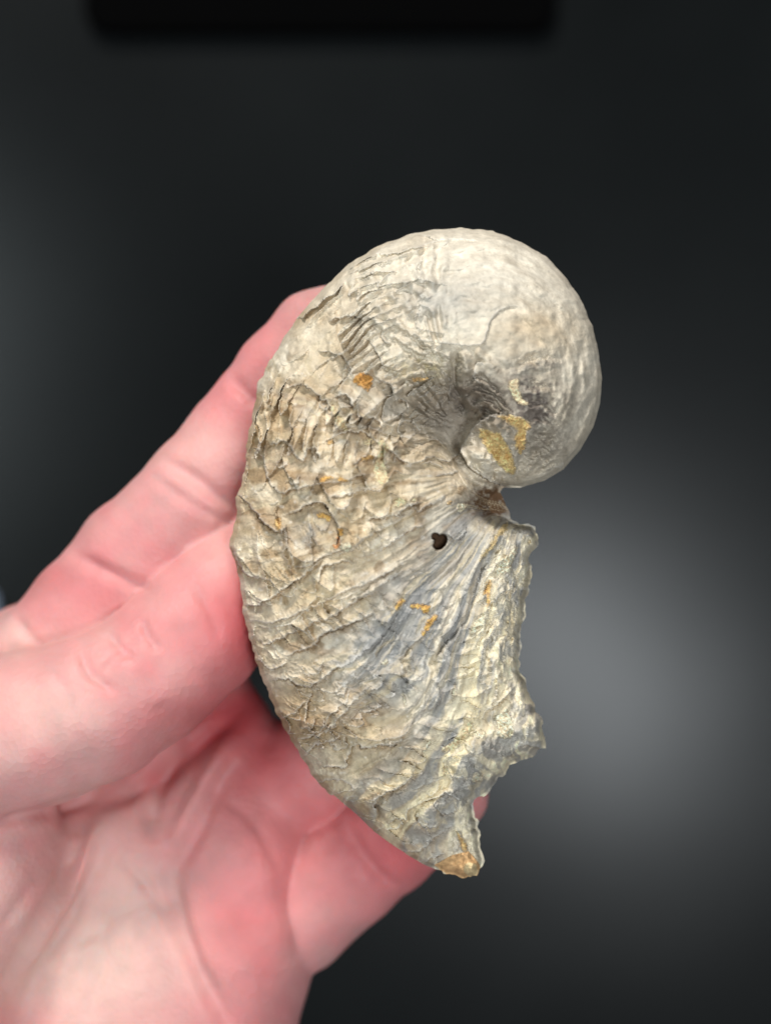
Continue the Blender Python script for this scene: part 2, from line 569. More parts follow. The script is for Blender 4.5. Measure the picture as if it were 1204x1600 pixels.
# growth ripples on the shoulder of the coil
HD += 4.6 * np.sin(SG * 225 + 2.2 * w1) * sstep(-.42, -.25, SG) * sstep(.12, -.02, SG) * sstep(740, 670, PX) * sstep(110, 170, RG) * np.clip(.6 + 1.5 * fbm(PX / 26, PY / 26, 470, 2), 0, 1.2)
HD += BODY * (5.0 * fbm(PX / 30 + .4 * w2, PY / 26, 480, 2) + 1.4 * fbm(PX / 13, PY / 11 + .4 * w1, 484, 2)) * (1 - .6 * sstep(160, 60, RG) * (SG > .3))
TH = np.arctan2(PY - 676, PX - 716)
RP = np.hypot(PX - 716, PY - 676)
FW = sstep(26, 48, RP) * sstep(135, 85, RP)
a1 = np.abs(np.angle(np.exp(1j * (TH - math.radians(-158)))))
FW1 = FW * sstep(math.radians(62), math.radians(30), a1)
HD += FW1 * (13.0 * np.sin(TH * 21 + 3.0 * w1 + RP / 38) + 2.5 * np.sin(TH * 47 + 4 * w2)) * np.clip(.75 + fbm(PX / 20, PY / 20, 490, 2), .2, 1.3)
a2 = np.abs(np.angle(np.exp(1j * (TH - math.radians(-55)))))
HD += FW * sstep(math.radians(60), math.radians(30), a2) * 7.0 * np.sin(RP / 3.1 + 2.5 * w1 + 2 * TH) * sstep(60, 45, RP * .7)
# umbo: gentle swells, striae round the coil near the rim
HD += UMB * 6.0 * fbm(RU / 14 + 0.8 * w1, ANG * 2.6, 110, 2) * sstep(70, 140, RU)
HD += UMB * 0.7 * fbm(RU / 5 + 0.5 * w1, ANG * 5, 114, 3)
HD += UMB * 2.6 * np.sin(RU / 3.6 + 3 * w1 + ANG * 2) * sstep(112, 135, RU) * sstep(880, 905, PX) * np.clip(.5 + 1.5 * fbm(PX / 30, PY / 60, 495, 2), 0, 1)
HD += UMB * (4.6 * fbm(PX / 24, PY / 24, 118, 2) + 2.2 * fbm(RU / 9 + .5 * w1, ANG * 7, 119, 2) * sstep(60, 110, RU))
HD += 1.6 * fbm(PX / 60, PY / 60, 120, 3) * 2
HD += (0.35 * f2 + 0.22 * f3) * (1 - .6 * UMB)
# rib corrugation crossing the growth lines on the left flank
th = np.arctan2(PY - 745, PX - 735)
HD += BODY * 2.2 * np.sin(RG / 8.5 + 2.2 * w1 + 1.3 * np.sin(SG * 30)) * sstep(220, 300, RG) * np.clip(fbm(PX / 50, PY / 50, 123, 2) * 2 + 0.45, 0, 1)

# small scallops following the growth lines
gy_, gx_ = np.gradient(SG)
rs = np.random.RandomState(21)
nsc = 0
while nsc < 26:
    px_, py_ = rs.uniform(375, 760), rs.uniform(470, 1330)
    j, i = int(py_ - Y0), int(px_ - X0)
    if not MASK[j, i] or EDGE[j, i] < 10:
        continue
    sg, rg = SG[j, i], RG[j, i]
    if sg > 0.93 or (sg > 0.33 and rg < 130 + 150 * (sg > .5) * (sg < .8)):
        continue
    g = np.array([gx_[j, i], gy_[j, i]]); g /= np.hypot(*g) + 1e-9
    t = np.array([g[1], -g[0]])
    Ls = rs.uniform(12, 40); cu = rs.uniform(0.15, 0.5) * Ls
    c_ = np.array([px_, py_])
    q = [c_ - t * Ls * .5 - g * cu, c_ - t * Ls * .3, c_ + t * Ls * rs.uniform(-.1, .1) + g * cu * .3, c_ + t * Ls * .3, c_ + t * Ls * .5 - g * cu]
    ledge('P', [tuple(a_) for a_ in q], rs.uniform(4.0, 9.5), rs.uniform(10, 22), .5, 8, .25)
    nsc += 1

# --- traced flake edges
B = 'B'
ledge(B, [(255, 165), (320, 130), (375, 125), (410, 160), (450, 190), (490, 215), (500, 260), (520, 310)], 10, 22)
ledge(B, [(200, 410), (285, 383), (320, 430), (350, 470), (378, 465), (395, 430), (440, 425)], 12, 34, .5)
ledge(B, [(205, 575), (265, 625), (330, 612), (350, 620), (430, 590), (470, 580), (580, 570), (640, 550), (690, 540)], 13, 34, .5)
ledge(B, [(150, 420), (190, 500), (200, 560), (230, 600)], 8, 15)
ledge(B, [(460, 390), (540, 360), (640, 350), (700, 385), (730, 400)], 10, 22)
ledge(B, [(725, 395), (780, 430), (830, 480), (900, 490), (960, 470), (1010, 475)], 9, 20)
ledge(B, [(600, 505), (650, 470), (710, 455), (760, 470)], 8, 16)
ledge(B, [(275, 745), (340, 720), (400, 690), (450, 685), (490, 700), (500, 740), (535, 795), (545, 850), (525, 900)], 15, 26, .5)
ledge(B, [(55, 635), (110, 690), (150, 720), (180, 770), (230, 810), (270, 820), (295, 785)], 17, 40, .5)
ledge(B, [(330, 970), (305, 880), (285, 790)], 7, 12)
ledge(B, [(325, 975), (400, 970), (480, 930), (570, 895), (660, 850)], 8, 20)
ledge(B, [(30, 868), (70, 950), (110, 1010), (150, 1030), (220, 1050), (245, 1085)], 12, 34)
ledge(B, [(80, 1160), (140, 1170), (190, 1145), (250, 1110), (330, 1060), (400, 1000), (470, 950)], 11, 26, .5)
ledge(B, [(520, 940), (600, 895), (680, 840), (760, 790), (850, 740)], 7, 18)
ledge(B, [(675, 765), (740, 750), (800, 730), (870, 700), (930, 680)], 9, 18, .6)
ledge(B, [(900, 735), (970, 690), (1050, 650)], 4, 12)
ledge(B, [(500, 660), (580, 640), (660, 615), (740, 600)], 5, 20)
ledge(B, [(1000, 470), (1050, 490), (1110, 455)], 8, 14)
ledge(B, [(930, 495), (980, 500), (1030, 525)], 7, 10)
ledge(B, [(980, 560), (1050, 550), (1110, 530)], 5, 12)
ledge(B, [(440, 1060), (470, 990), (560, 965), (610, 975)], 7, 14)
ledge(B, [(730, 105), (785, 125), (795, 175)], 11, 14, .6)
ledge(B, [(800, 200), (850, 205), (855, 260)], 9, 12, .6)
ledge(B, [(670, 290), (720, 285), (745, 345)], 9, 12, .6)
ledge(B, [(810, 310), (870, 303), (895, 328)], 9, 10, .6)
ledge(B, [(520, 185), (585, 180), (615, 245)], 9, 14, .6)
ledge(B, [(960, 395), (1000, 385), (1020, 410)], 8, 9, .6)
ledge(B, [(380, 430), (420, 420), (450, 470)], 9, 10, .6)
ledge(B, [(540, 290), (600, 330), (700, 330), (780, 360)], 4, 14)
ledge(B, [(560, 20), (590, 60), (560, 110)], 8, 12)
groove(B, [(140, 870), (130, 930), (115, 990)], 6, 3)
groove(B, [(185, 910), (180, 960), (175, 1010)], 4, 6)
groove(B, [(590, 760), (600, 820), (600, 880)], 6, 5)
groove(B, [(640, 700), (650, 780), (680, 830)], 8, 6)
groove(B, [(620, 690), (630, 760), (640, 850)], -6, 8)
bump(B, 630, 850, 13, 10, 6)
groove(B, [(1105, 200), (1130, 260), (1180, 300)], 6, 8)

C = 'C'
ledge(C, [(90, 205), (180, 220), (250, 215), (330, 180), (420, 140), (500, 100), (600, 60), (700, 20)], 8, 16)
ledge(C, [(130, 275), (185, 322), (240, 300), (330, 260), (380, 250), (430, 210), (520, 180), (640, 110), (760, 40)], 9, 18)
ledge(C, [(285, 388), (350, 345), (420, 325), (470, 280), (540, 255), (640, 210), (720, 180)], 9, 20, .5)
ledge(C, [(150, 370), (200, 430), (255, 440), (300, 400)], 7, 14)
ledge(C, [(200, 505), (270, 490), (330, 500), (390, 528), (440, 500), (520, 440), (600, 400), (680, 330), (740, 270), (830, 130)], 11, 24, .5)
ledge(C, [(395, 548), (440, 535), (490, 558), (545, 530), (600, 470), (680, 400), (760, 300)], 8, 14)
ledge(C, [(385, 690), (395, 620), (410, 548)], 9, 9)
ledge(C, [(270, 662), (340, 640), (385, 600)], 6, 10)
ledge(C, [(485, 705), (510, 650), (560, 600), (590, 540)], 8, 12)
ledge(C, [(340, 775), (430, 755), (520, 700), (600, 600), (700, 500)], 9, 18)
ledge(C, [(370, 850), (450, 790), (520, 770), (560, 740)], 6, 12)
ledge(C, [(450, 905), (510, 895), (572, 902), (580, 830), (620, 795), (660, 812), (700, 805), (745, 805), (830, 798)], 15, 26, .6)
ledge(C, [(715, 1150), (720, 1045), (770, 1020), (835, 990), (885, 925), (900, 880)], 14, 24, .6)
ledge(C, [(560, 1110), (570, 1050), (620, 1040)], 6, 10)
ledge(C, [(400, 1000), (500, 960), (590, 970), (600, 1040)], 5, 12)
groove(C, [(890, 310), (855, 365), (840, 440), (850, 540), (860, 610)], 7, 4)
groove(C, [(1120, 230), (1050, 310), (990, 400), (965, 540), (935, 680)], 6, 4)
groove(C, [(1140, 230), (1070, 320), (1015, 410), (990, 540)], -5, 5)
groove(C, [(740, 740), (830, 690), (880, 640)], 5, 8)
groove(C, [(480, 250), (560, 330), (640, 300)], 5, 14)
groove(C, [(560, 700), (620, 650), (700, 560)], 5, 7)
groove(C, [(640, 980), (740, 900), (800, 860)], -6, 18)
groove(C, [(600, 940), (640, 880), (700, 850)], 7, 10)
for k in range(7):        # bundle of thin plates sweeping down from the hinge
    q = k * 15
    groove(C, [(520 + q * .6, 470 + q * 1.1), (640 + q * .6, 370 + q), (740 + q * .5, 260 + q * .9), (830 + q * .4, 110 + q)], 2.6 if k % 2 else -2.6, 1.9, .2, .5)
for k in range(6):
    q = k * 22
    groove(C, [(930 - q * .2, 640 - q), (975 - q * .3, 450 - q), (1060 - q * .3, 300 - q), (1150 - q * .3, 150 - q)], 2.2 if k % 2 else -2.2, 3.0, .25, .5)

groove('D', [(820, 290), (700, 420), (650, 520), (630, 620), (600, 700), (550, 790), (480, 860), (430, 960), (415, 1060)], 8, 3.5)
groove('D', [(790, 270), (670, 400), (615, 520), (600, 640), (540, 760)], -4, 5)
ledge('D', [(610, 700), (660, 480), (740, 370), (790, 300), (840, 230)], 5, 8)
ledge('D', [(690, 640), (700, 520), (750, 440), (800, 400)], 6, 8)
ledge('D', [(640, 900), (700, 760), (740, 640), (830, 560), (880, 520)], 5, 10)
ledge('D', [(250, 960), (290, 880), (350, 830), (380, 780)], 5, 10)
ledge('D', [(300, 700), (240, 640), (200, 660)], 4, 7)
ledge('D', [(0, 410), (90, 370), (180, 320), (300, 240), (380, 210)], 5, 10)
ledge('D', [(0, 560), (80, 520), (160, 490), (240, 450)], 6, 10)
ledge('D', [(-60, 640), (50, 590), (130, 540), (260, 470)], 6, 10)
ledge('D', [(500, 270), (545, 300), (585, 270), (600, 220)], 4, 7)
ledge('D', [(300, 120), (340, 140), (400, 100)], 5, 7)
groove('D', [(470, 600), (510, 520), (560, 380)], -3, 3)
groove('D', [(880, 340), (840, 480), (790, 600), (740, 800)], 6, 4)
groove('D', [(960, 440), (900, 560), (850, 700), (840, 900)], 5, 5)

ledge('K', [(240, 690), (300, 650), (370, 665), (380, 600), (440, 540)], 10, 14, .6)
groove('K', [(250, 690), (340, 740), (430, 830)], 12, 9)
groove('K', [(130, 700), (180, 740), (280, 830), (330, 910)], 6, 4)
ledge('K', [(440, 560), (470, 530), (590, 490), (660, 455), (740, 465), (800, 520)], 9, 14)
ledge('K', [(400, 440), (450, 400), (560, 350), (680, 330)], 7, 10)
ledge('K', [(500, 840), (600, 800), (700, 720), (760, 710)], 6, 10)
ledge('K', [(250, 870), (400, 900), (520, 880), (560, 800)], 6, 10)
ledge('K', [(380, 960), (450, 1000), (600, 960), (690, 930)], 6, 8)
bump('K', 920, 60, 20, 17, 18, 0, 2)
bump('K', 810, 200, 24, 22, 18, 30, 2)
bump('K', 560, 600, 22, 19, 18, 20, 2)
bump('K', 690, 520, 23, 16, 16, 20, 2)
bump('K', 600, 760, 26, 15, 8, 10, 3)
for _x, _y, _r in ((745, 1162, 18), (719, 1191, 23), (672, 1272, 20), (699, 1253, 19)):
    ledge('P', [(_x + _r * math.cos(q), _y + _r * math.sin(q)) for q in np.linspace(math.radians(200), math.radians(20), 7)], 6, 14, .5, 8, .3, 1.3, .7)
bump('K', 750, 860, 5, 12, 8, 0, 3)
groove('K', [(690, 180), (700, 240), (780, 310), (850, 310)], 8, 4)
groove('K', [(450, 540), (455, 640), (520, 700)], 6, 4)
groove('K', [(630, 480), (650, 580), (700, 660)], 5, 4)
groove('K', [(760, 740), (820, 860), (840, 900)], -8, 5)
groove('E', [(830, 470), (900, 425), (1000, 395)], 14, 6)
ledge('E', [(820, 450), (900, 400), (960, 385), (1050, 405)], 9, 12, .6)
ledge('E', [(700, 240), (740, 200), (800, 180), (870, 100)], 6, 10)

A = 'A'
ledge(A, [(380, 470), (470, 485), (590, 500), (650, 500), (690, 490), (705, 450), (720, 400), (760, 360), (830, 345)], 4, 30, .3, 12, .16, .4, .15)
groove(A, [(585, 510), (570, 600), (575, 660), (600, 720), (625, 790)], 27, 8, .15, .9)
groove(A, [(600, 520), (615, 580), (625, 630)], -15, 7)
groove(A, [(640, 505), (660, 560), (640, 600)], 7, 7)
groove(A, [(690, 500), (730, 560), (790, 610)], 5, 8)
groove(A, [(660, 500), (700, 560), (750, 610)], -5, 7)
for pts in ([(605, 665), (660, 630), (710, 650), (770, 700)], [(615, 700), (670, 668), (730, 695), (800, 760)],
            [(640, 740), (690, 708), (740, 735), (790, 780)], [(650, 780), (700, 745), (760, 780)]):
    groove(A, pts, 13, 3.4, .2, 1.2)
    groove(A, [(a_, q + 15) for a_, q in pts], -6, 3.2)
for pts in ([(330, 420), (420, 470), (470, 520), (560, 560)], [(300, 470), (370, 500), (430, 548), (500, 560), (570, 590)], [(260, 560), (330, 600), (400, 590)], [(440, 720), (480, 760), (560, 780)], [(400, 700), (440, 740), (500, 800), (590, 810)], [(430, 545), (490, 540), (560, 562)], [(405, 578), (480, 585), (555, 592)], [(330, 665), (380, 640), (450, 622), (530, 608)],
            [(420, 500), (480, 512), (550, 530)], [(390, 640), (450, 650), (520, 640)], [(480, 690), (520, 660), (560, 680)],
            [(500, 730), (540, 700), (580, 730)]):
    groove(A, pts, 9, 4.0, .3, 1.3)
    groove(A, [(a_, q - 17) for a_, q in pts], -6, 4.2, .3, 1.3)
ledge(A, [(85, 410), (140, 390), (200, 392), (250, 400), (258, 430), (235, 455)], 9, 20, .6)
ledge(A, [(225, 470), (262, 520), (290, 560), (300, 595)], 8, 12, .6)
ledge(A, [(80, 545), (130, 543), (155, 580), (152, 625)], 9, 14, .6)
ledge(A, [(270, 650), (325, 652), (335, 695)], 9, 12, .6)
ledge(A, [(335, 715), (378, 718), (388, 765)], 9, 10, .6)
ledge(A, [(380, 800), (415, 812), (440, 850)], 7, 10, .6)
ledge(A, [(500, 175), (515, 130), (560, 90)], 2.2, 16, .4, 12, .2, .3)
ledge(A, [(400, 130), (470, 105), (560, 85), (680, 90)], 2.2, 16, .4, 12, .2, .3)
for pts in ([(900, 480), (1060, 560), (1200, 690)], [(800, 550), (900, 600), (1050, 720), (1120, 820)], [(950, 390), (1120, 450), (1300, 600)],
            [(790, 640), (900, 690), (980, 780)], [(1120, 370), (1330, 470)], [(1180, 560), (1290, 660)]):
    groove('Q', pts, -8, 6, .25, .4)
    groove('Q', [(a_ - 30, q + 36) for a_, q in pts], 3.2, 4, .25, .4)
ledge('Q', [(500, 900), (600, 905), (670, 950), (690, 1030)], 9, 14, .6)
bump('Q', 760, 690, 22, 9, -6, 5)
bump('Q', 900, 890, 8, 20, -8, -20)
for pts in ([(780, 605), (850, 562), (930, 545), (1000, 552)], [(830, 660), (900, 650), (960, 670)], [(830, 700), (900, 730), (960, 760), (1000, 800)],
            [(860, 760), (930, 790), (980, 830)], [(880, 850), (930, 870), (960, 910)], [(860, 900), (900, 930), (940, 960)]):
    groove(A, pts, 9, 6.5, .3, 1.3)
    groove(A, [(a_ + 6, q + 26) for a_, q in pts], -6, 7, .3, 1.3)
groove(A, [(640, 300), (660, 312), (672, 318)], 1.6, 2)
for pts in ([(1030, 330), (1040, 400), (1035, 480)], [(1070, 360), (1080, 450), (1075, 540)], [(990, 300), (975, 380), (960, 440)],
            [(1095, 560), (1095, 660), (1070, 740)]):
    groove(A, pts, 2.5, 4.5, .35, .8)
for pts in ([(60, 400), (170, 280), (300, 190)], [(20, 460), (100, 330), (200, 240)], [(110, 380), (220, 290), (330, 230)], [(230, 200), (330, 130), (440, 90)],
            [(300, 240), (400, 170), (520, 120)], [(150, 360), (260, 320), (360, 250)]):
    groove(A, pts, 4.5, 5, .3, .8)
    groove(A, [(a_ + 14, q + 18) for a_, q in pts], -4, 6, .3, .8)
for pts in ([(440, 410), (520, 430), (600, 480)], [(410, 440), (450, 400), (500, 330)], [(560, 200), (600, 160), (640, 150)], [(500, 290), (560, 340), (600, 400)]):
    groove(A, pts, 3.5, 8, .3, .6)
# the beak: end of the coil folds over the hinge as a blunt knob
ledge('P', [(786, 640), (762, 651), (738, 668), (723, 690), (720, 706), (729, 724), (748, 741), (772, 757), (800, 766)], 60, 80, .12, 20, .10, 1.0, .6)
groove('P', [(752, 650), (730, 664), (713, 690), (710, 708), (720, 732), (742, 752), (768, 768)], 14, 7, .15, .8)
groove('P', [(766, 655), (742, 674), (729, 692), (727, 706), (735, 720), (752, 735), (776, 750), (800, 758)], 7, 5, .1, .6)
_bp = smooth_line([(786, 640), (762, 651), (738, 668), (723, 690), (720, 706), (729, 724), (748, 741), (772, 757), (800, 766)], 4)
_sl = local(_bp, 40)
_d, _s, _t, _l = seg_dist(WX[_sl], WY[_sl], _bp)
HD[_sl] -= (_s > 0) * np.clip(np.minimum(_t, 1 - _t) / .12, 0, 1) * 30 * np.exp(-_d / 10.0)
for _p in ([(735, 690), (752, 712), (770, 735)],):
    groove('P', _p, -5, 9, .2, .8)
groove('P', [(764, 650), (780, 672), (793, 700), (803, 728), (808, 750)], -6, 4, .15, .8)
ledge('F', [(430, 590), (520, 560), (600, 580), (690, 600)], 6, 8)
groove('F', [(520, 620), (560, 720), (600, 820), (630, 920)], 5, 6)
bump('F', 500, 760, 18, 32, -13, -30)
bump('F', 400, 800, 14, 14, 5)
bump('F', 470, 900, 22, 10, 5, 25)
bump('F', 660, 900, 10, 14, 8)
ledge('F', [(840, 870), (880, 875), (890, 850)], 5, 8)

for pts in ([(600, 160), (570, 360), (500, 560), (420, 700), (330, 720), (300, 900), (250, 1080)],
            [(800, 480), (740, 700), (650, 900), (560, 1100), (420, 1300), (300, 1500)],
            [(880, 600), (800, 800), (700, 930), (620, 1100)],
            [(780, 1050), (770, 1300), (740, 1500), (760, 1800)], [(640, 1100), (610, 1350), (600, 1600), (560, 1850)],
            [(700, 960), (680, 1200), (690, 1500), (700, 1800)], [(520, 1250), (440, 1450), (360, 1700), (330, 1900)]):
    ledge('R', pts, -7, 9, .5, 7, .2, 1.3)
    groove('R', [(a_ - 28, q + 10) for a_, q in pts], 3.5, 2.2, .2, 1.0)
ledge('R', [(790, 830), (800, 740), (860, 670), (910, 690)], 9, 10, .6)
groove('R', [(880, 790), (760, 860), (700, 930)], 9, 3.4)
HD += gauss(752, 765, 44, 34) * 7 * fbm(PX / 7, PY / 9, 151, 3)

# broken crumbly margin
RIM = sstep(78, 22, EDGE + 16 * w1) * sstep(800, 830, PY) * (PX > 700) * sstep(0, 40, PX - (690 + 0 * PY))
RIM = np.maximum(RIM, gauss(815, 1140, 42, 42) ** 0.5 * (PX > 700))
RIM = np.clip(RIM, 0, 1)
cr_ = fbm(PX / 9, PY / 9, 130, 3)
HD += RIM * (14.0 * fbm(PX / 17, PY / 22, 145, 2) + 3.0 * cr_ - 3.0 * np.abs(fbm(PX / 6, PY / 8, 134, 3)) + 2.5 * fbm(PX / 6 + 2 * w2, PY / 34, 137, 2) + .6 * f3)
rp = SG * 60 + 2.0 * w1
HD += sstep(.8, .92, SG) * sstep(790, 820, PY) * 4.0 * ((rp - np.floor(rp)) ** 1.5 - .4) * np.clip(.4 + vnoise(np.floor(rp) * 3.7, PY / 40, 139), 0, 1)
HD += gauss(835, 705, 54, 44) * 1.7 * (6.5 * fbm(PX / 8, PY / 8, 143, 3) - 4 * np.abs(fbm(PX / 13 + w1, PY / 7, 147, 2)))
HD += gauss(770, 705, 34, 40) * 3.0 * fbm(PX / 7, PY / 7, 149, 3)
# lump the lower tip
HD += sstep(1200, 1300, PY) * 3.0 * fbm(PX / 13, PY / 13, 140, 3)

_rs = np.random.RandomState(5)
PITS = []
while len(PITS) < 60:
    _x, _y = _rs.uniform(730, 850), _rs.uniform(820, 1330)
    j, i = int(_y - Y0), int(min(_x - X0, NX - 1))
    if MASK[j, i] and RIM[j, i] > .4:
        PITS.append((_x, _y, _rs.uniform(1.4, 3.4)))
for _x, _y, _r in PITS:
    sl = local([(_x, _y)], 10)
    HD[sl] -= 7 * np.exp(-(np.hypot((PX[sl] - _x + f1[sl] * 2) / _r, (PY[sl] - _y) / (_r * 1.3))) ** 3)

# bore hole
hx, hy = tr('D', [(452, 308)])[0]
hd = np.hypot((PX + 2.2 * f1 - hx) / 11.0, (PY + 2.2 * f2 - hy) / 12.5 + 0.25 * (PX - hx) / 10)
hd = np.minimum(hd, np.hypot((PX - hx + 8) / 6.5, (PY - hy + 9) / 5.5) + .15 * f3)
HOLE = hd < 1.0
HD -= 26 * sstep(1.12, 0.72, hd)
for x, y, r in ((765, 1046, 3.2), (801, 1083, 3.4), (822, 1060, 2.2), (812, 830, 2.6), (826, 845, 2.4), (740, 1295, 2)):
    HD -= 8 * np.exp(-(np.hypot(PX - x, PY - y) / r) ** 4)

fade = np.clip(EDGE / (9.0 - 6.0 * RIM), 0, 1) ** 0.7
HF = np.maximum(H, 0.4) + HD * fade
HF = np.where(MASK, np.maximum(HF, 0.25 * EDGE ** 0.9), 0)

# ------------------------------------------------------------------ the fossil: mineral colours, some shade painted in
cream, tan, brown = lin((230, 219, 198)), lin((194, 174, 143)), lin((142, 116, 88))
grey, blueg, yellow = lin((172, 169, 163)), lin((142, 141, 139)), lin((244, 230, 198))
ochre, dark, white = lin((214, 146, 58)), lin((78, 58, 42)), lin((238, 234, 226))
PAL = lin((172, 160, 142))


def mixc(c, col, wgt):
    w_ = np.clip(wgt, 0, 1)[..., None]
    return c * (1 - w_) + col * w_


stre = fbm(SG * 70 + 1.5 * w1, RG / 70, 150, 3)
big = fbm(PX / 55, PY / 55, 155, 3)
CC = np.broadcast_to(tan, PX.shape + (3,)).copy()
CC = mixc(CC, cream, 0.42 + 1.1 * big + 0.35 * stre)
CC = mixc(CC, lin((150, 124, 92)), sstep(.05, .42, fbm(PX / 30 + w1, PY / 24, 157, 3)) * .75 * BODY)
CC = mixc(CC, lin((176, 170, 160)), sstep(.1, .5, fbm(PX / 36 + w2, PY / 30, 159, 3)) * .3 * BODY)
CC = mixc(CC, lin((190, 170, 138)), sstep(.0, .45, fbm(RU / 11, ANG * 4, 161, 3)) * .55 * UMB * sstep(90, 140, RU))
CC = mixc(CC, lin((222, 211, 190)), UMB * (0.72 + 0.5 * fbm(RU / 14, ANG * 3, 160, 3)))
CC = mixc(CC, white, UMB * (0.2 * gauss(740, 420, 150, 70) + .1))
CC = mixc(CC, grey, 0.55 * gauss(690, 470, 70, 36) + 0.4 * gauss(620, 620, 90, 60))
CC = mixc(CC, lin((205, 180, 145)), 0.75 * gauss(835, 520, 60, 34) * (0.8 + 0.6 * big))
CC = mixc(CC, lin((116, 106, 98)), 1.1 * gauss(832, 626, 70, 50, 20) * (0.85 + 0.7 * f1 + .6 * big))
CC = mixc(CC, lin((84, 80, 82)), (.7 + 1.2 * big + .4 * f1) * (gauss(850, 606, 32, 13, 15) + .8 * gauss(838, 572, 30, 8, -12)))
CC = mixc(CC, lin((118, 106, 94)), (.9 + .5 * f1) * gauss(748, 624, 46, 44) + .6 * gauss(705, 630, 30, 50) + 0.6 * gauss(850, 700, 50, 36))  # inner folds and lower umbo darkened, their shade painted in
CC = mixc(CC, lin((196, 182, 142)), (0.35 + .8 * f1) * gauss(655, 575, 50, 22))
GREYZ = np.clip(.6 * sstep(.55, .68, SG) * sstep(.97, .86, SG) * sstep(420, 300, RG) * sstep(20, 60, RG) + 1.25 * gauss(720, 940, 66, 165, 16) + .8 * gauss(700, 1180, 50, 90, 10) + 0.9 * gauss(600, 1010, 95, 50, -38) + 0.7 * gauss(690, 1130, 60, 90, 8) + .45 * gauss(640, 890, 70, 26, -35)
                + .8 * gauss(770, 815, 30, 26), 0, 1)
GREYZ = GREYZ * sstep(768, 790, PY)
CC = mixc(CC, grey, GREYZ * (0.85 + 0.5 * stre))
CC = mixc(CC, cream, GREYZ * sstep(.1, .35, fbm(SG * 46 + .3 * w1, RG / 190, 181, 3)) * .75)
CC = mixc(CC, blueg, GREYZ * np.clip(0.45 + 1.3 * stre + 0.8 * big, 0, 1) * 0.85)
CC = mixc(CC, grey * 0.85, 0.9 * gauss(482, 832, 34, 26, -10) * (0.8 + 0.5 * f1))
CC = mixc(CC, lin((176, 158, 130)), 0.5 * sstep(1080, 1200, PY) * (PX < 700))
CC = mixc(CC, lin((150, 120, 92)), 0.55 * gauss(610, 1320, 90, 40, 30) + 0.45 * gauss(450, 1120, 40, 60))
CC = mixc(CC, lin((150, 118, 92)), 0.6 * gauss(400, 800, 22, 14, 30) + .35 * gauss(450, 620, 40, 20, 30) + .35 * gauss(440, 720, 40, 20))
for _x, _y, _r in ((743, 1162, 17), (721, 1190, 21), (672, 1270, 19), (698, 1254, 19)):
    CC = mixc(CC, lin((206, 198, 182)), .75 * np.exp(-(np.hypot(PX - _x, PY - _y) / _r) ** 4))
CC = mixc(CC, lin((104, 78, 56)), 1.5 * gauss(766, 784, 34, 24) * (1 + f1))  # brown hollow under the beak, with the beak's shadow painted in
CC = mixc(CC, lin((150, 140, 128)), .8 * gauss(700, 650, 60, 50))
RSTR = fbm(SG * 34 + .5 * w1, RG / 150, 183, 3)
CC = mixc(CC, lin((240, 226, 190)), sstep(.80, .9, SG) * sstep(790, 820, PY) * sstep(-.02, .2, RSTR) * .85)
CC = mixc(CC, lin((150, 149, 146)), sstep(.76, .86, SG) * sstep(800, 830, PY) * sstep(.0, .2, -RSTR) * .7)
CC = mixc(CC, lin((240, 228, 202)), RIM * (0.7 + 0.5 * big) * sstep(-.35, .05, RSTR))
CC = mixc(CC, yellow, np.clip(sstep(.0, .35, fbm(PX / 16 + w2, PY / 30, 171, 3)) * RIM, 0, .9))
CC = mixc(CC, grey, RIM * np.clip(fbm(PX / 14, PY / 30, 170, 3) * 2.4 - .2, 0, .8))
yst = fbm(SG * 60 + 2 * w2, RG / 40, 175, 3)
CC = mixc(CC, yellow, sstep(.12, .42, yst) * sstep(.78, .95, SG) * 0.6)
CC = mixc(CC, lin((205, 190, 160)), sstep(.15, .5, fbm(SG * 90 + 2 * w1, RG / 60, 178, 3)) * BODY * 0.6)
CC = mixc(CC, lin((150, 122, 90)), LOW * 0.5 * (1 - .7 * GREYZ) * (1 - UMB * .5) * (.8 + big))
CC = mixc(CC, lin((176, 152, 116)), BRN * .4 * (1 - GREYZ))
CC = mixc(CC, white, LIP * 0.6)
CC *= (1 + 0.07 * f2 + 0.12 * stre + 0.10 * BODY * fbm(SG * 260 + 2 * w2, RG / 40, 186, 2))[..., None]
CC = mixc(CC, dark, sstep(1.05, .85, hd))
CC = mixc(CC, white, sstep(.55, .8, fbm(PX / 11, PY / 8, 190, 2)) * BODY * .3)
CC = CC * (1 - .07 * UMB)[..., None]
CC = np.clip(CC, 0.005, 0.86)
GRIT = np.clip(0.15 + 0.85 * RIM + 0.3 * GREYZ, 0, 1)

# ------------------------------------------------------------------ fossil parts
BEAKP = smooth_line([(786, 640), (762, 651), (738, 668), (723, 690), (720, 706), (729, 724), (748, 741), (772, 757), (800, 768), (822, 764),
                     (806, 735), (812, 700), (826, 672), (818, 648), (786, 640)], 4)
TIPP = tr('K', [(590, 1010), (640, 985), (730, 935), (860, 900), (905, 950), (950, 1010), (950, 1110), (800, 1130), (700, 1090)])
part = np.zeros(PX.shape, int)                         # 0 outer wall
part[(UMB > 0.5)] = 1
part[RIM > 0.5] = 2
part[poly_inside(WX, WY, BEAKP)] = 3
part[poly_inside(PX, PY, TIPP)] = 4
part[hd < 1.05] = 5
tipm = (part == 4)
CC[tipm] = (lin((214, 172, 124)) * (1 + 0.45 * f1[tipm] + .3 * w1[tipm])[:, None])
tipend = tipm & (np.hypot(PX - 735, PY - 1358) < 11 + 3 * f1)
CC[tipend] = lin((222, 196, 150)) * (1 + 0.5 * f2[tipend])[:, None]
HF = HF + np.where(tipm, 5.0 * np.clip(1 - np.abs(PY - 1352) / 26, 0, 1), 0) * fade
CC = np.clip(CC, 0.005, 0.86)

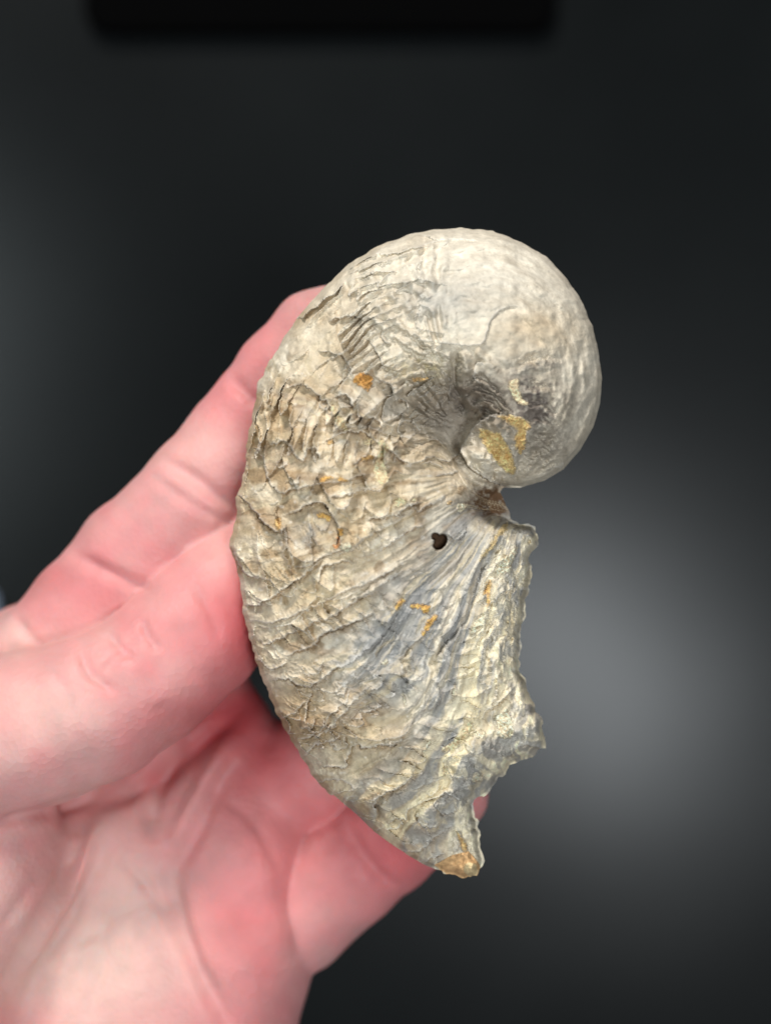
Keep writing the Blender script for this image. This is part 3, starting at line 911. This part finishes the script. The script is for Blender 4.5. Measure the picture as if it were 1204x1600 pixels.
fossil = empty('fossil_oyster', (0, 0, 0), 'curled cream and grey fossil oyster shell held upright between the fingers', 'fossil')

ok = MASK
cellok = ok[:-1, :-1] & ok[1:, :-1] & ok[:-1, 1:] & ok[1:, 1:]
# keep only vertices used by cells; boundary = used, but not by four cells
cnt = np.zeros(PX.shape, int)
cnt[:-1, :-1] += cellok; cnt[1:, :-1] += cellok; cnt[:-1, 1:] += cellok; cnt[1:, 1:] += cellok
used = cnt > 0
bnd = used & (cnt < 4)
VX, VY, VZ = PX.copy(), PY.copy(), HF.copy()
# snap border vertices to the outline
bi = np.argwhere(bnd)
seg0 = OUTJ
for s0 in range(0, len(bi), 4000):
    b0 = bi[s0:s0 + 4000]
    q = np.stack([PX[b0[:, 0], b0[:, 1]], PY[b0[:, 0], b0[:, 1]]], -1)
    a0 = seg0[None]
    dv = np.roll(seg0, -1, 0)[None] - a0
    t = np.clip(((q[:, None] - a0) * dv).sum(-1) / ((dv ** 2).sum(-1) + 1e-9), 0, 1)
    pr = a0 + t[..., None] * dv
    dd = ((q[:, None] - pr) ** 2).sum(-1)
    k = dd.argmin(1)
    pp = pr[np.arange(len(q)), k]
    VX[b0[:, 0], b0[:, 1]] = pp[:, 0]
    VY[b0[:, 0], b0[:, 1]] = pp[:, 1]
VZ = np.where(bnd, 0.0, VZ)
CO = world(VX, VY, VZ)
BACKZ = -0.72 * np.maximum(BASE, 0) - 1.5 * np.clip(EDGE / 10, 0, 1) * (2 + saw * amp * 2)
BACKZ = np.where(bnd, 0.0, BACKZ)
COB = world(VX, VY, BACKZ)


def grid_part(name, sel, mat, label=None, back=False):
    cy_, cx_ = np.nonzero(sel)
    quads = np.stack([cy_ * NX + cx_, (cy_ + 1) * NX + cx_, (cy_ + 1) * NX + cx_ + 1, cy_ * NX + cx_ + 1], -1)
    ids, inv = np.unique(quads, return_inverse=True)
    quads = inv.reshape(quads.shape)
    v_ = CO.reshape(-1, 3)[ids]
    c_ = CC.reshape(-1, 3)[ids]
    g_ = GRIT.ravel()[ids]
    if back:
        cy_, cx_ = np.nonzero(cellok)
        qb = np.stack([cy_ * NX + cx_, cy_ * NX + cx_ + 1, (cy_ + 1) * NX + cx_ + 1, (cy_ + 1) * NX + cx_], -1)
        idb, invb = np.unique(qb, return_inverse=True)
        quads = np.vstack([quads, invb.reshape(qb.shape) + len(ids)])
        v_ = np.vstack([v_, COB.reshape(-1, 3)[idb]])
        c_ = np.vstack([c_, CC.reshape(-1, 3)[idb]])
        g_ = np.concatenate([g_, GRIT.ravel()[idb]])
    o = make_mesh(name, v_, quads, mat, fossil, c_, g_)
    if label:
        o['label'] = label
    return o


pc = part[:-1, :-1]
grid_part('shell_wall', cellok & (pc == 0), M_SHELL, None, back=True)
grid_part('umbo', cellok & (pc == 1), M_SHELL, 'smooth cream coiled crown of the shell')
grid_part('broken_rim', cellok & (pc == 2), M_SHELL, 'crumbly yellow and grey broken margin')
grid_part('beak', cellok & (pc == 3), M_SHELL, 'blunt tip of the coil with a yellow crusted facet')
grid_part('shell_tip', cellok & (pc == 4), M_SHELL, 'orange brown broken lower tip')
grid_part('bore_hole', cellok & (pc == 5), M_SHELL, 'small dark round hole bored in the grey wall')

bk = (part == 3)
bc = mixc(CC, lin((228, 212, 184)), bk * (.75 + .3 * f1 + .4 * big))
bc = mixc(bc, lin((150, 146, 142)), bk * (.8 * gauss(742, 690, 12, 16) + .8 * gauss(792, 690, 14, 30)) * (.8 + .6 * f2))
CC[bk] = bc[bk]
# sediment crusts: (scale, outline, colour, thickness)
och, yel, org = lin((232, 190, 128)), lin((248, 224, 184)), lin((248, 192, 108))
pal = lin((250, 234, 204))
SED = [('B', [(605, 95), (640, 65), (700, 85), (695, 125), (675, 155), (640, 130), (612, 120)], lin((214, 158, 84))),
       ('B', [(498, 225), (520, 220), (545, 265), (585, 325), (575, 340), (540, 330), (520, 290), (505, 260)], yel),
       ('B', [(650, 385), (690, 375), (710, 395), (690, 410), (655, 408)], yel),
       ('B', [(720, 390), (745, 375), (780, 420), (770, 440), (755, 470), (770, 540), (775, 570), (750, 600), (715, 575), (700, 520), (715, 470), (725, 430)], yel),
       ('B', [(480, 385), (505, 380), (512, 400), (490, 412)], och),
       ('B', [(435, 585), (460, 560), (490, 553), (515, 562), (490, 572), (455, 586)], org),
       ('B', [(530, 560), (585, 570), (580, 580), (540, 575)], org),
       ('B', [(435, 735), (470, 725), (500, 745), (500, 765), (480, 765), (470, 750), (440, 752)], org),
       ('B', [(530, 800), (560, 800), (560, 830), (535, 835)], org),
       ('B', [(525, 840), (545, 840), (545, 890), (515, 895), (508, 880), (530, 870)], lin((200, 140, 90))),
       ('B', [(545, 870), (590, 865), (600, 890), (575, 912), (545, 900)], pal),
       ('B', [(240, 755), (262, 745), (270, 780), (265, 815), (248, 812), (238, 780)], och),
       ('B', [(795, 680), (820, 655), (855, 662), (855, 685), (825, 700), (795, 698)], yel),
       ('B', [(880, 660), (900, 655), (905, 672), (885, 675)], yel),
       ('B', [(640, 465), (700, 452), (700, 470), (650, 485)], och),
       ('B', [(880, 95), (950, 88), (960, 102), (890, 110)], och),
       ('D', [(283, 655), (330, 650), (390, 655), (395, 680), (380, 705), (355, 700), (340, 680), (290, 672)], org),
       ('D', [(420, 705), (440, 720), (410, 760), (380, 800), (360, 790), (370, 755)], org),
       ('D', [(200, 650), (235, 620), (258, 630), (240, 660), (210, 690)], org),
       ('D', [(350, 800), (372, 800), (368, 825), (350, 825)], org),
       ('D', [(130, 965), (155, 955), (168, 975), (150, 992), (130, 985)], pal),
       ('D', [(545, 85), (590, 100), (590, 130), (560, 145), (540, 120)], pal),
       ('D', [(490, 80), (510, 78), (512, 98), (494, 98)], och),
       ('R', [(690, 500), (720, 470), (715, 560), (670, 650), (650, 740), (570, 780), (480, 770), (520, 700), (560, 600), (640, 560)], pal),
       ('R', [(570, 250), (625, 240), (620, 320), (530, 400), (480, 500), (420, 560), (340, 650), (330, 620), (400, 500), (480, 390)], lin((214, 190, 140))),
       ('R', [(400, 860), (450, 840), (440, 960), (430, 1110), (400, 1110), (400, 990), (360, 990)], lin((236, 190, 120))),
       ('R', [(300, 1220), (360, 1200), (380, 1260), (340, 1350), (250, 1420), (220, 1400), (260, 1290)], pal),
       ('E', [(640, 260), (660, 280), (610, 370), (530, 420), (500, 400), (590, 340)], yel),
       ('E', [(670, 310), (720, 305), (725, 340), (680, 345)], pal),
       ('E', [(780, 230), (850, 200), (870, 330), (800, 340)], pal),
       ('E', [(430, 360), (445, 365), (410, 430), (392, 425)], pal),
       ('E', [(500, 500), (530, 495), (520, 540), (500, 545)], yel),
       ('E', [(290, 110), (305, 110), (318, 180), (300, 170)], pal),
       ('E', [(575, 835), (610, 860), (640, 930), (610, 935), (590, 890)], och),
       ('E', [(660, 530), (700, 525), (695, 575), (660, 580)], pal),
       ('E', [(560, 60), (575, 60), (575, 130), (550, 160)], pal),
       ('F', [(580, 355), (640, 350), (640, 400), (665, 460), (700, 495), (650, 500), (610, 470), (590, 420), (575, 390)], yel),
       ('F', [(510, 565), (580, 560), (640, 570), (700, 600), (705, 640), (680, 660), (685, 720), (660, 790), (630, 770), (610, 700), (630, 650), (590, 620)], lin((238, 200, 134))),
       ('F', [(405, 640), (470, 650), (530, 670), (580, 740), (610, 820), (620, 900), (570, 900), (510, 840), (450, 760), (410, 690)], lin((240, 206, 142))),
       ]
for scn, pts, colr in SED:
    P_ = smooth_line(tr(scn, pts + pts[:1]), 4)
    pad = 3
    jx0, jx1 = int(P_[:, 0].min() - pad - X0), int(P_[:, 0].max() + pad - X0) + 1
    jy0, jy1 = int(P_[:, 1].min() - pad - Y0), int(P_[:, 1].max() + pad - Y0) + 1
    sx = np.arange(jx0 + X0, jx1 + X0, 0.8)
    sy = np.arange(jy0 + Y0, jy1 + Y0, 0.8)
    GX, GY = np.meshgrid(sx, sy)
    jn = 2.0 * fbm(GX / 4, GY / 4, 200, 2)
    jm = 2.0 * fbm(GX / 4, GY / 4, 210, 2)
    ins = poly_inside(GX + jn, GY + jm, P_)
    d, _, _, _ = seg_dist(GX + jn, GY + jm, P_)
    sd = np.where(ins, d, -d)
    fx = np.clip(GX - X0, 0, NX - 1.01); fy = np.clip(GY - Y0, 0, NY - 1.01)
    x0_, y0_ = fx.astype(int), fy.astype(int)
    ax, ay = fx - x0_, fy - y0_
    hz = (VZ[y0_, x0_] * (1 - ax) + VZ[y0_, x0_ + 1] * ax) * (1 - ay) + (VZ[y0_ + 1, x0_] * (1 - ax) + VZ[y0_ + 1, x0_ + 1] * ax) * ay
    gr_ = fbm(GX / 2.2, GY / 2.2, 220, 2)
    hz = hz + np.clip(sd + 0.8, -2.0, 2.6) * 0.9 + gr_ * 1.1 * (sd > 0)
    keepv = sd > -1.2
    ck = keepv[:-1, :-1] & keepv[1:, :-1] & keepv[:-1, 1:] & keepv[1:, 1:]
    if ck.sum() < 4:
        continue
    cy_, cx_ = np.nonzero(ck)
    W_ = GX.shape[1]
    quads = np.stack([cy_ * W_ + cx_, (cy_ + 1) * W_ + cx_, (cy_ + 1) * W_ + cx_ + 1, cy_ * W_ + cx_ + 1], -1)
    ids, inv = np.unique(quads, return_inverse=True)
    v_ = world(GX, GY, hz).reshape(-1, 3)[ids]
    och2 = np.clip(-gr_ * 1.1, 0, .7).ravel()[ids][:, None]
    tone = (1 + 0.30 * gr_ + 0.10 * jn).ravel()[ids][:, None]
    cs = CC[np.clip(y0_, 0, NY - 1), np.clip(x0_, 0, NX - 1)].reshape(-1, 3)[ids]
    wv = np.clip(sstep(-1.5, 3.5, sd + 2.2 * gr_) * .92, 0, 1).ravel()[ids][:, None]
    c_ = np.clip((cs * (1 - wv) + (colr[None] * (1 - och2) + colr[None] * np.array([.78, .66, .52]) * och2) * wv) * tone, 0.01, .85)
    make_mesh('sediment_crust', v_, inv.reshape(quads.shape), M_SED, fossil, c_, np.ones(len(ids)))

# ------------------------------------------------------------------ the hand
m, nt, b = new_mat('skin')
N, L = nt.nodes.new, nt.links.new
at = N('ShaderNodeAttribute'); at.attribute_name = 'tint'
tc = N('ShaderNodeTexCoord')
n1 = N('ShaderNodeTexNoise'); n1.inputs['Scale'].default_value = 90; n1.inputs['Detail'].default_value = 6
L(tc.outputs['Object'], n1.inputs['Vector'])
mr = N('ShaderNodeMapRange'); mr.inputs['To Min'].default_value = 0.90; mr.inputs['To Max'].default_value = 1.08
L(n1.outputs['Fac'], mr.inputs['Value'])
mx = N('ShaderNodeVectorMath'); mx.operation = 'SCALE'
L(at.outputs['Color'], mx.inputs[0]); L(mr.outputs['Result'], mx.inputs['Scale'])
L(mx.outputs['Vector'], b.inputs['Base Color'])
b.inputs['Roughness'].default_value = 0.52
b.inputs['Specular IOR Level'].default_value = 0.3
b.inputs['Subsurface Weight'].default_value = 0.85
b.inputs['Subsurface Radius'].default_value = (1.0, 0.32, 0.22)
b.inputs['Subsurface Scale'].default_value = 0.0013
n2 = N('ShaderNodeTexVoronoi'); n2.inputs['Scale'].default_value = 1100
L(tc.outputs['Object'], n2.inputs['Vector'])
bp = N('ShaderNodeBump'); bp.inputs['Strength'].default_value = 0.22; bp.inputs['Distance'].default_value = 0.0003
L(n2.outputs['Distance'], bp.inputs['Height']); L(bp.outputs['Normal'], b.inputs['Normal'])
M_SKIN = m

ST = 5.0


def h3(p):      # image position + depth + radius -> model units
    x, y, z, r = p
    z = z - 30
    k = (D - z) / D
    return np.array([(x - 602) * k, -(y - 800) * k, z, r * k])


gx = np.arange(-900, 230, ST); gy = np.arange(-1100, 420, ST); gz = np.arange(-720, 60, ST)


def chain(pts, k=18.0):
    P_ = [h3(p) for p in pts]
    arr = np.array(P_)
    lo = (arr[:, :3] - arr[:, 3:]).min(0) - 70
    hi = (arr[:, :3] + arr[:, 3:]).max(0) + 70
    sl = tuple(slice(int(np.searchsorted(g, l)), int(np.searchsorted(g, h))) for g, l, h in zip((gx, gy, gz), lo, hi))
    F = np.full((len(gx), len(gy), len(gz)), 400.0, np.float32)
    X, Y, Z = np.meshgrid(gx[sl[0]], gy[sl[1]], gz[sl[2]], indexing='ij', sparse=True)
    d = None
    for a, c in zip(P_[:-1], P_[1:]):
        e = c[:3] - a[:3]
        t = np.clip(((X - a[0]) * e[0] + (Y - a[1]) * e[1] + (Z - a[2]) * e[2]) / (e @ e), 0, 1).astype(np.float32)
        q = np.sqrt((X - a[0] - t * e[0]) ** 2 + (Y - a[1] - t * e[1]) ** 2 + (Z - a[2] - t * e[2]) ** 2) - (a[3] + t * (c[3] - a[3]))
        q = q.astype(np.float32)
        d = q if d is None else smin(d, q, k)
    F[sl] = d
    return F


def smin(a, c, k):
    h = np.maximum(k - np.abs(a - c), 0) / k
    return np.minimum(a, c) - h * h * k * 0.25


palm = chain([(290, 1690, -310, 158), (350, 1470, -302, 138), (362, 1330, -302, 112), (350, 1172, -340, 84), (322, 1085, -375, 72)], 40)
palm = smin(palm, chain([(90, 1850, -340, 200), (190, 1520, -325, 132), (215, 1330, -330, 112), (262, 1165, -370, 100)], 40), 60)
palm = smin(palm, chain([(-230, 1700, -275, 190), (-130, 1520, -230, 160), (-48, 1370, -205, 146), (-40, 1250, -165, 130)], 40), 70)
palm = smin(palm, chain([(-60, 1700, -415, 200), (60, 1350, -440, 170), (110, 1130, -430, 140), (60, 1060, -340, 120)], 40), 60)
index = chain([(40, 1090, -250, 108), (75, 1042, -215, 101), (135, 962, -190, 92), (214, 868, -170, 91), (262, 822, -160, 86), (310, 775, -150, 90),
               (370, 700, -140, 87), (408, 645, -135, 80), (450, 590, -135, 82), (500, 528, -140, 76), (522, 512, -150, 66)], 14)
middle = chain([(110, 1130, -360, 110), (250, 1010, -330, 88), (370, 900, -310, 84), (500, 800, -280, 80), (610, 730, -230, 74), (660, 700, -190, 62)], 14)
ring = chain([(250, 1250, -350, 100), (400, 1245, -325, 90), (480, 1208, -310, 86), (590, 1090, -285, 76), (680, 1030, -230, 70), (705, 1010, -200, 60)], 14)
pinky = chain([(390, 1440, -350, 90), (462, 1432, -305, 88), (545, 1362, -275, 84), (600, 1318, -255, 80), (655, 1275, -225, 78), (692, 1237, -195, 71)], 14)
thumb = chain([(-120, 1290, -170, 140), (-60, 1165, -110, 134), (60, 1136, -80, 122), (150, 1106, -70, 115), (225, 1062, -75, 106), (262, 1030, -80, 103),
               (310, 985, -95, 104), (352, 930, -110, 92), (392, 876, -128, 76), (402, 862, -135, 68)], 16)
F = smin(palm, index, 30)
F = smin(F, middle, 14)
F = smin(F, ring, 22)
F = smin(F, pinky, 4)
F = smin(F, thumb, 5)
del palm, index, middle, ring, pinky, thumb


def surface_nets(F):
    s = F < 0
    nx_, ny_, nz_ = F.shape
    c = [s[i:nx_ - 1 + i, j:ny_ - 1 + j, k:nz_ - 1 + k] for i in (0, 1) for j in (0, 1) for k in (0, 1)]
    cs = sum(a.astype(np.int8) for a in c)
    act = (cs > 0) & (cs < 8)
    idx = np.argwhere(act)
    vid = -np.ones(act.shape, np.int64)
    vid[act] = np.arange(len(idx))
    acc = np.zeros((len(idx), 3)); n_ = np.zeros(len(idx))
    cor = [(i, j, k) for i in (0, 1) for j in (0, 1) for k in (0, 1)]
    fv = {q: F[idx[:, 0] + q[0], idx[:, 1] + q[1], idx[:, 2] + q[2]].astype(float) for q in cor}
    for a in cor:
        for ax in range(3):
            if a[ax] == 0:
                c2 = list(a); c2[ax] = 1; c2 = tuple(c2)
                fa, fc = fv[a], fv[c2]
                mm = (fa < 0) != (fc < 0)
                t = np.where(mm, fa / np.where(mm, fa - fc, 1), 0)
                p = np.array(a, float)[None] + t[:, None] * (np.array(c2) - np.array(a))[None]
                acc += p * mm[:, None]
                n_ += mm
    v_ = idx + acc / n_[:, None]
    quads = []
    for ax in range(3):
        o1, o2 = (ax + 1) % 3, (ax + 2) % 3
        lo = [slice(None)] * 3; hi = [slice(None)] * 3
        lo[ax] = slice(0, F.shape[ax] - 1); hi[ax] = slice(1, F.shape[ax])
        ch = s[tuple(lo)] != s[tuple(hi)]
        e = np.argwhere(ch)
        e = e[(e[:, o1] > 0) & (e[:, o2] > 0) & (e[:, o1] < F.shape[o1] - 1) & (e[:, o2] < F.shape[o2] - 1)]
        e0 = np.zeros(3, int); e0[o1] = 1
        e1 = np.zeros(3, int); e1[o2] = 1
        q = np.stack([vid[tuple((e - e0 - e1).T)], vid[tuple((e - e1).T)], vid[tuple(e.T)], vid[tuple((e - e0).T)]], -1)
        ins = s[tuple(e.T)]
        q[~ins] = q[~ins][:, ::-1]
        quads.append(q)
    return v_, np.vstack(quads)


hv, hq = surface_nets(F)
del F
hv = np.stack([gx[0] + hv[:, 0] * ST, gy[0] + hv[:, 1] * ST, gz[0] + hv[:, 2] * ST], -1)


def relax(v_, q, its, lam=0.5):
    for _ in range(its):
        s_ = np.zeros_like(v_); n_ = np.zeros(len(v_))
        for a, c in ((0, 1), (1, 2), (2, 3), (3, 0)):
            np.add.at(s_, q[:, a], v_[q[:, c]]); np.add.at(n_, q[:, a], 1)
            np.add.at(s_, q[:, c], v_[q[:, a]]); np.add.at(n_, q[:, c], 1)
        v_ = v_ * (1 - lam) + lam * s_ / n_[:, None]
    return v_


def vnormals(v_, q):
    fn = np.cross(v_[q[:, 2]] - v_[q[:, 0]], v_[q[:, 3]] - v_[q[:, 1]])
    n_ = np.zeros_like(v_)
    for a in range(4):
        np.add.at(n_, q[:, a], fn)
    return n_ / (np.linalg.norm(n_, axis=1)[:, None] + 1e-9)


hv = relax(hv, hq, 3)
hn = vnormals(hv, hq)
kk = D / (D - hv[:, 2])
hx_ = hv[:, 0] * kk + 602          # picture position of each skin vertex
hy_ = -hv[:, 1] * kk + 800
disp = np.zeros(len(hv))
front = sstep(0.0, 0.35, hn[:, 2])
zs = hv[:, 2]
# (line, depth, width, nearest z, farthest z)
CREASE = [([(150, 1062), (190, 1020), (232, 985)], 5, 7, -140, 60), ([(60, 1030), (100, 1075), (118, 1130)], 4, 9, -140, 60),
          ([(300, 905), (330, 960), (345, 1010)], 4, 9, -180, 60), ([(180, 1330), (240, 1400), (290, 1500)], 5, 8, -470, 0), ([(100, 1500), (170, 1440), (250, 1400)], 4, 8, -470, 0),
          ([(320, 1230), (400, 1290), (440, 1380)], 4, 10, -470, 0),
          ([(120, 1268), (200, 1240), (262, 1205), (322, 1155), (368, 1115), (400, 1080)], 15, 15, -470, -165),
          ([(-20, 1292), (60, 1275), (120, 1256), (160, 1240)], 16, 9, -330, 20),
          ([(246, 712), (300, 745), (340, 775), (380, 800)], 12, 10, -230, 0),
          ([(228, 735), (280, 775), (330, 805), (370, 822)], 5, 8, -250, 0),
          ([(108, 862), (160, 890), (210, 912), (250, 922)], 13, 10, -250, 0),
          ([(355, 585), (385, 615), (410, 640)], 11, 10, -230, 0),
          ([(20, 960), (50, 1000), (75, 1010)], 9, 9, -310, 0),
          ([(125, 1010), (140, 1050), (185, 1085)], 10, 8, -140, 60), ([(170, 985), (185, 1010), (215, 1035)], 9, 7, -140, 60),
          ([(222, 965), (230, 990), (250, 1020)], 9, 7, -140, 60), ([(245, 1095), (262, 1115), (285, 1130)], 3, 14, -160, 60),
          ([(140, 1262), (118, 1330), (70, 1430), (0, 1560), (-30, 1620)], 12, 14, -460, -20),
          ([(172, 1290), (145, 1370), (95, 1450), (40, 1545), (0, 1610)], 6, 14, -460, -20),
          ([(-10, 1470), (40, 1400), (90, 1330)], 3, 12, -310, 0),
          ([(165, 1420), (158, 1490), (135, 1600)], 8, 12, -460, 0), ([(285, 1150), (240, 1250), (235, 1320)], 20, 15, -460, 0),
          ([(262, 1330), (275, 1420), (310, 1520), (370, 1620)], 20, 15, -460, 0),
          ([(365, 1180), (330, 1250), (290, 1330), (262, 1380)], 14, 14, -460, 0),
          ([(533, 1275), (560, 1330), (600, 1378), (640, 1395)], 14, 12, -470, 0), ([(470, 1250), (500, 1300), (520, 1340)], 4, 10, -470, 0)]
RIDGE = [([(155, 1275), (130, 1350), (80, 1440), (15, 1550)], 18, 12, -460, -20),
         ([(370, 1140), (340, 1190), (300, 1270), (262, 1335)], 16, 18, -460, -20),
         ([(205, 1340), (205, 1430), (210, 1560)], 9, 26, -460, -20),
         ([(400, 1330), (430, 1420), (450, 1500)], 8, 26, -460, -20),
         ([(125, 1300), (110, 1350)], 6, 8, -460, -20)]
for lst, sg in ((CREASE, -1), (RIDGE, 1)):
    for pts, dp, wd, z0, z1 in lst:
        P_ = smooth_line(pts, 5)
        sel = (hx_ > P_[:, 0].min() - 60) & (hx_ < P_[:, 0].max() + 60) & (hy_ > P_[:, 1].min() - 60) & (hy_ < P_[:, 1].max() + 60) & (zs > z0) & (zs < z1)
        d, _, t, _ = seg_dist(hx_[sel], hy_[sel], P_)
        e = np.clip(np.minimum(t, 1 - t) / 0.25, 0, 1)
        disp[sel] += sg * dp * np.exp(-(d / wd) ** 2) * e
disp *= front
disp += 2.5 * fbm(hx_ / 60, hy_ / 60 + zs / 80, 300, 3)
hv = hv + hn * disp[:, None]
hv = relax(hv, hq, 1, 0.4)

s1 = lin((218, 172, 167)); s2 = lin((212, 128, 130)); s3 = lin((188, 82, 86)); s4 = lin((236, 202, 190))


def hb(cx, cy, rx, ry=None):
    ry = ry or rx
    return np.exp(-((hx_ - cx) / rx) ** 2 - ((hy_ - cy) / ry) ** 2)


nz1 = fbm(hx_ / 70, hy_ / 70, 310, 3)
nz2 = fbm(hx_ / 28, hy_ / 28, 320, 4)
hc = np.broadcast_to(s1, (len(hv), 3)).copy()


def hm(col, w_):
    global hc
    w_ = np.clip(w_, 0, 1)[:, None]
    hc = hc * (1 - w_) + col * w_


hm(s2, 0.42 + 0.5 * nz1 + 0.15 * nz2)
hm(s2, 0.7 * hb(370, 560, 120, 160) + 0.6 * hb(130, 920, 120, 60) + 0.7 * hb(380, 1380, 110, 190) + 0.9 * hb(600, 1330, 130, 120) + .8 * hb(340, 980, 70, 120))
hm(s3, 0.75 * hb(420, 1180, 110, 90) + 0.7 * hb(640, 1300, 90, 90) + 0.45 * hb(300, 1120, 90, 40) + 0.8 * hb(390, 985, 42, 100) + .45 * (zs < -150) * (np.exp(-(seg_dist(hx_, hy_, np.array([(100., 1275.), (200, 1240), (262, 1205), (322, 1155), (400, 1090)]))[0] / 26) ** 2)) + .3 * hb(370, 1460, 60) + .35 * hb(60, 900, 50, 30))  # deep flush, plus shade painted under the thumb and beside the shell
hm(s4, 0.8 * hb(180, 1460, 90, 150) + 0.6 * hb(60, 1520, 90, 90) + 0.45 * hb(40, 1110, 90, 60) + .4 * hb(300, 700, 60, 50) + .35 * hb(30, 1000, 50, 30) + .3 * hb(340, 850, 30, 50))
hc = np.clip(hc * (1 + 0.10 * nz2)[:, None], 0.02, 0.9)

hand = empty('hand', (0, 0, 0), 'bare pink left hand, palm to the camera, gripping the fossil from behind', 'person')
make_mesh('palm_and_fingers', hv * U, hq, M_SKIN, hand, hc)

# thumb nail, seen edge-on where the thumb meets the shell
m, nt, b = new_mat('fingernail')
b.inputs['Base Color'].default_value = (*lin((232, 200, 172)), 1)
b.inputs['Roughness'].default_value = 0.3
b.inputs['Subsurface Weight'].default_value = 0.4
b.inputs['Subsurface Radius'].default_value = (1, .5, .4)
b.inputs['Subsurface Scale'].default_value = 0.001
nv, nq = [], []
c0 = h3((352, 852, -118, 1))[:3]
ax = h3((385, 812, -126, 1))[:3] - h3((320, 892, -106, 1))[:3]
Ln = np.linalg.norm(ax); ax = ax / Ln
outw = np.array([-0.62, 0.62, 0.48]); outw -= ax * (outw @ ax); outw /= np.linalg.norm(outw)
sd_ = np.cross(ax, outw)
NA, NB = 14, 10
for i in range(NA + 1):
    for j in range(NB + 1):
        u = i / NA * 2 - 1
        v_ = j / NB * 2 - 1
        wdt = 46 * math.sqrt(max(0.05, 1 - abs(u) ** 4 * 0.75))
        a_ = v_ * 0.62
        nv.append(c0 + ax * u * 46 + sd_ * math.sin(a_) * wdt * 1.4 + outw * (math.cos(a_) * 62 - 56 - 6 * u * u))
for i in range(NA):
    for j in range(NB):
        k = i * (NB + 1) + j
        nq.append((k, k + 1, k + NB + 2, k + NB + 1))
nail = make_mesh('fingernail', np.array(nv) * U, np.array(nq), m, hand)
md = nail.modifiers.new('thick', 'SOLIDIFY'); md.thickness = 0.0004; md.offset = 1
nail['label'] = 'thumb nail seen edge-on beside the shell'
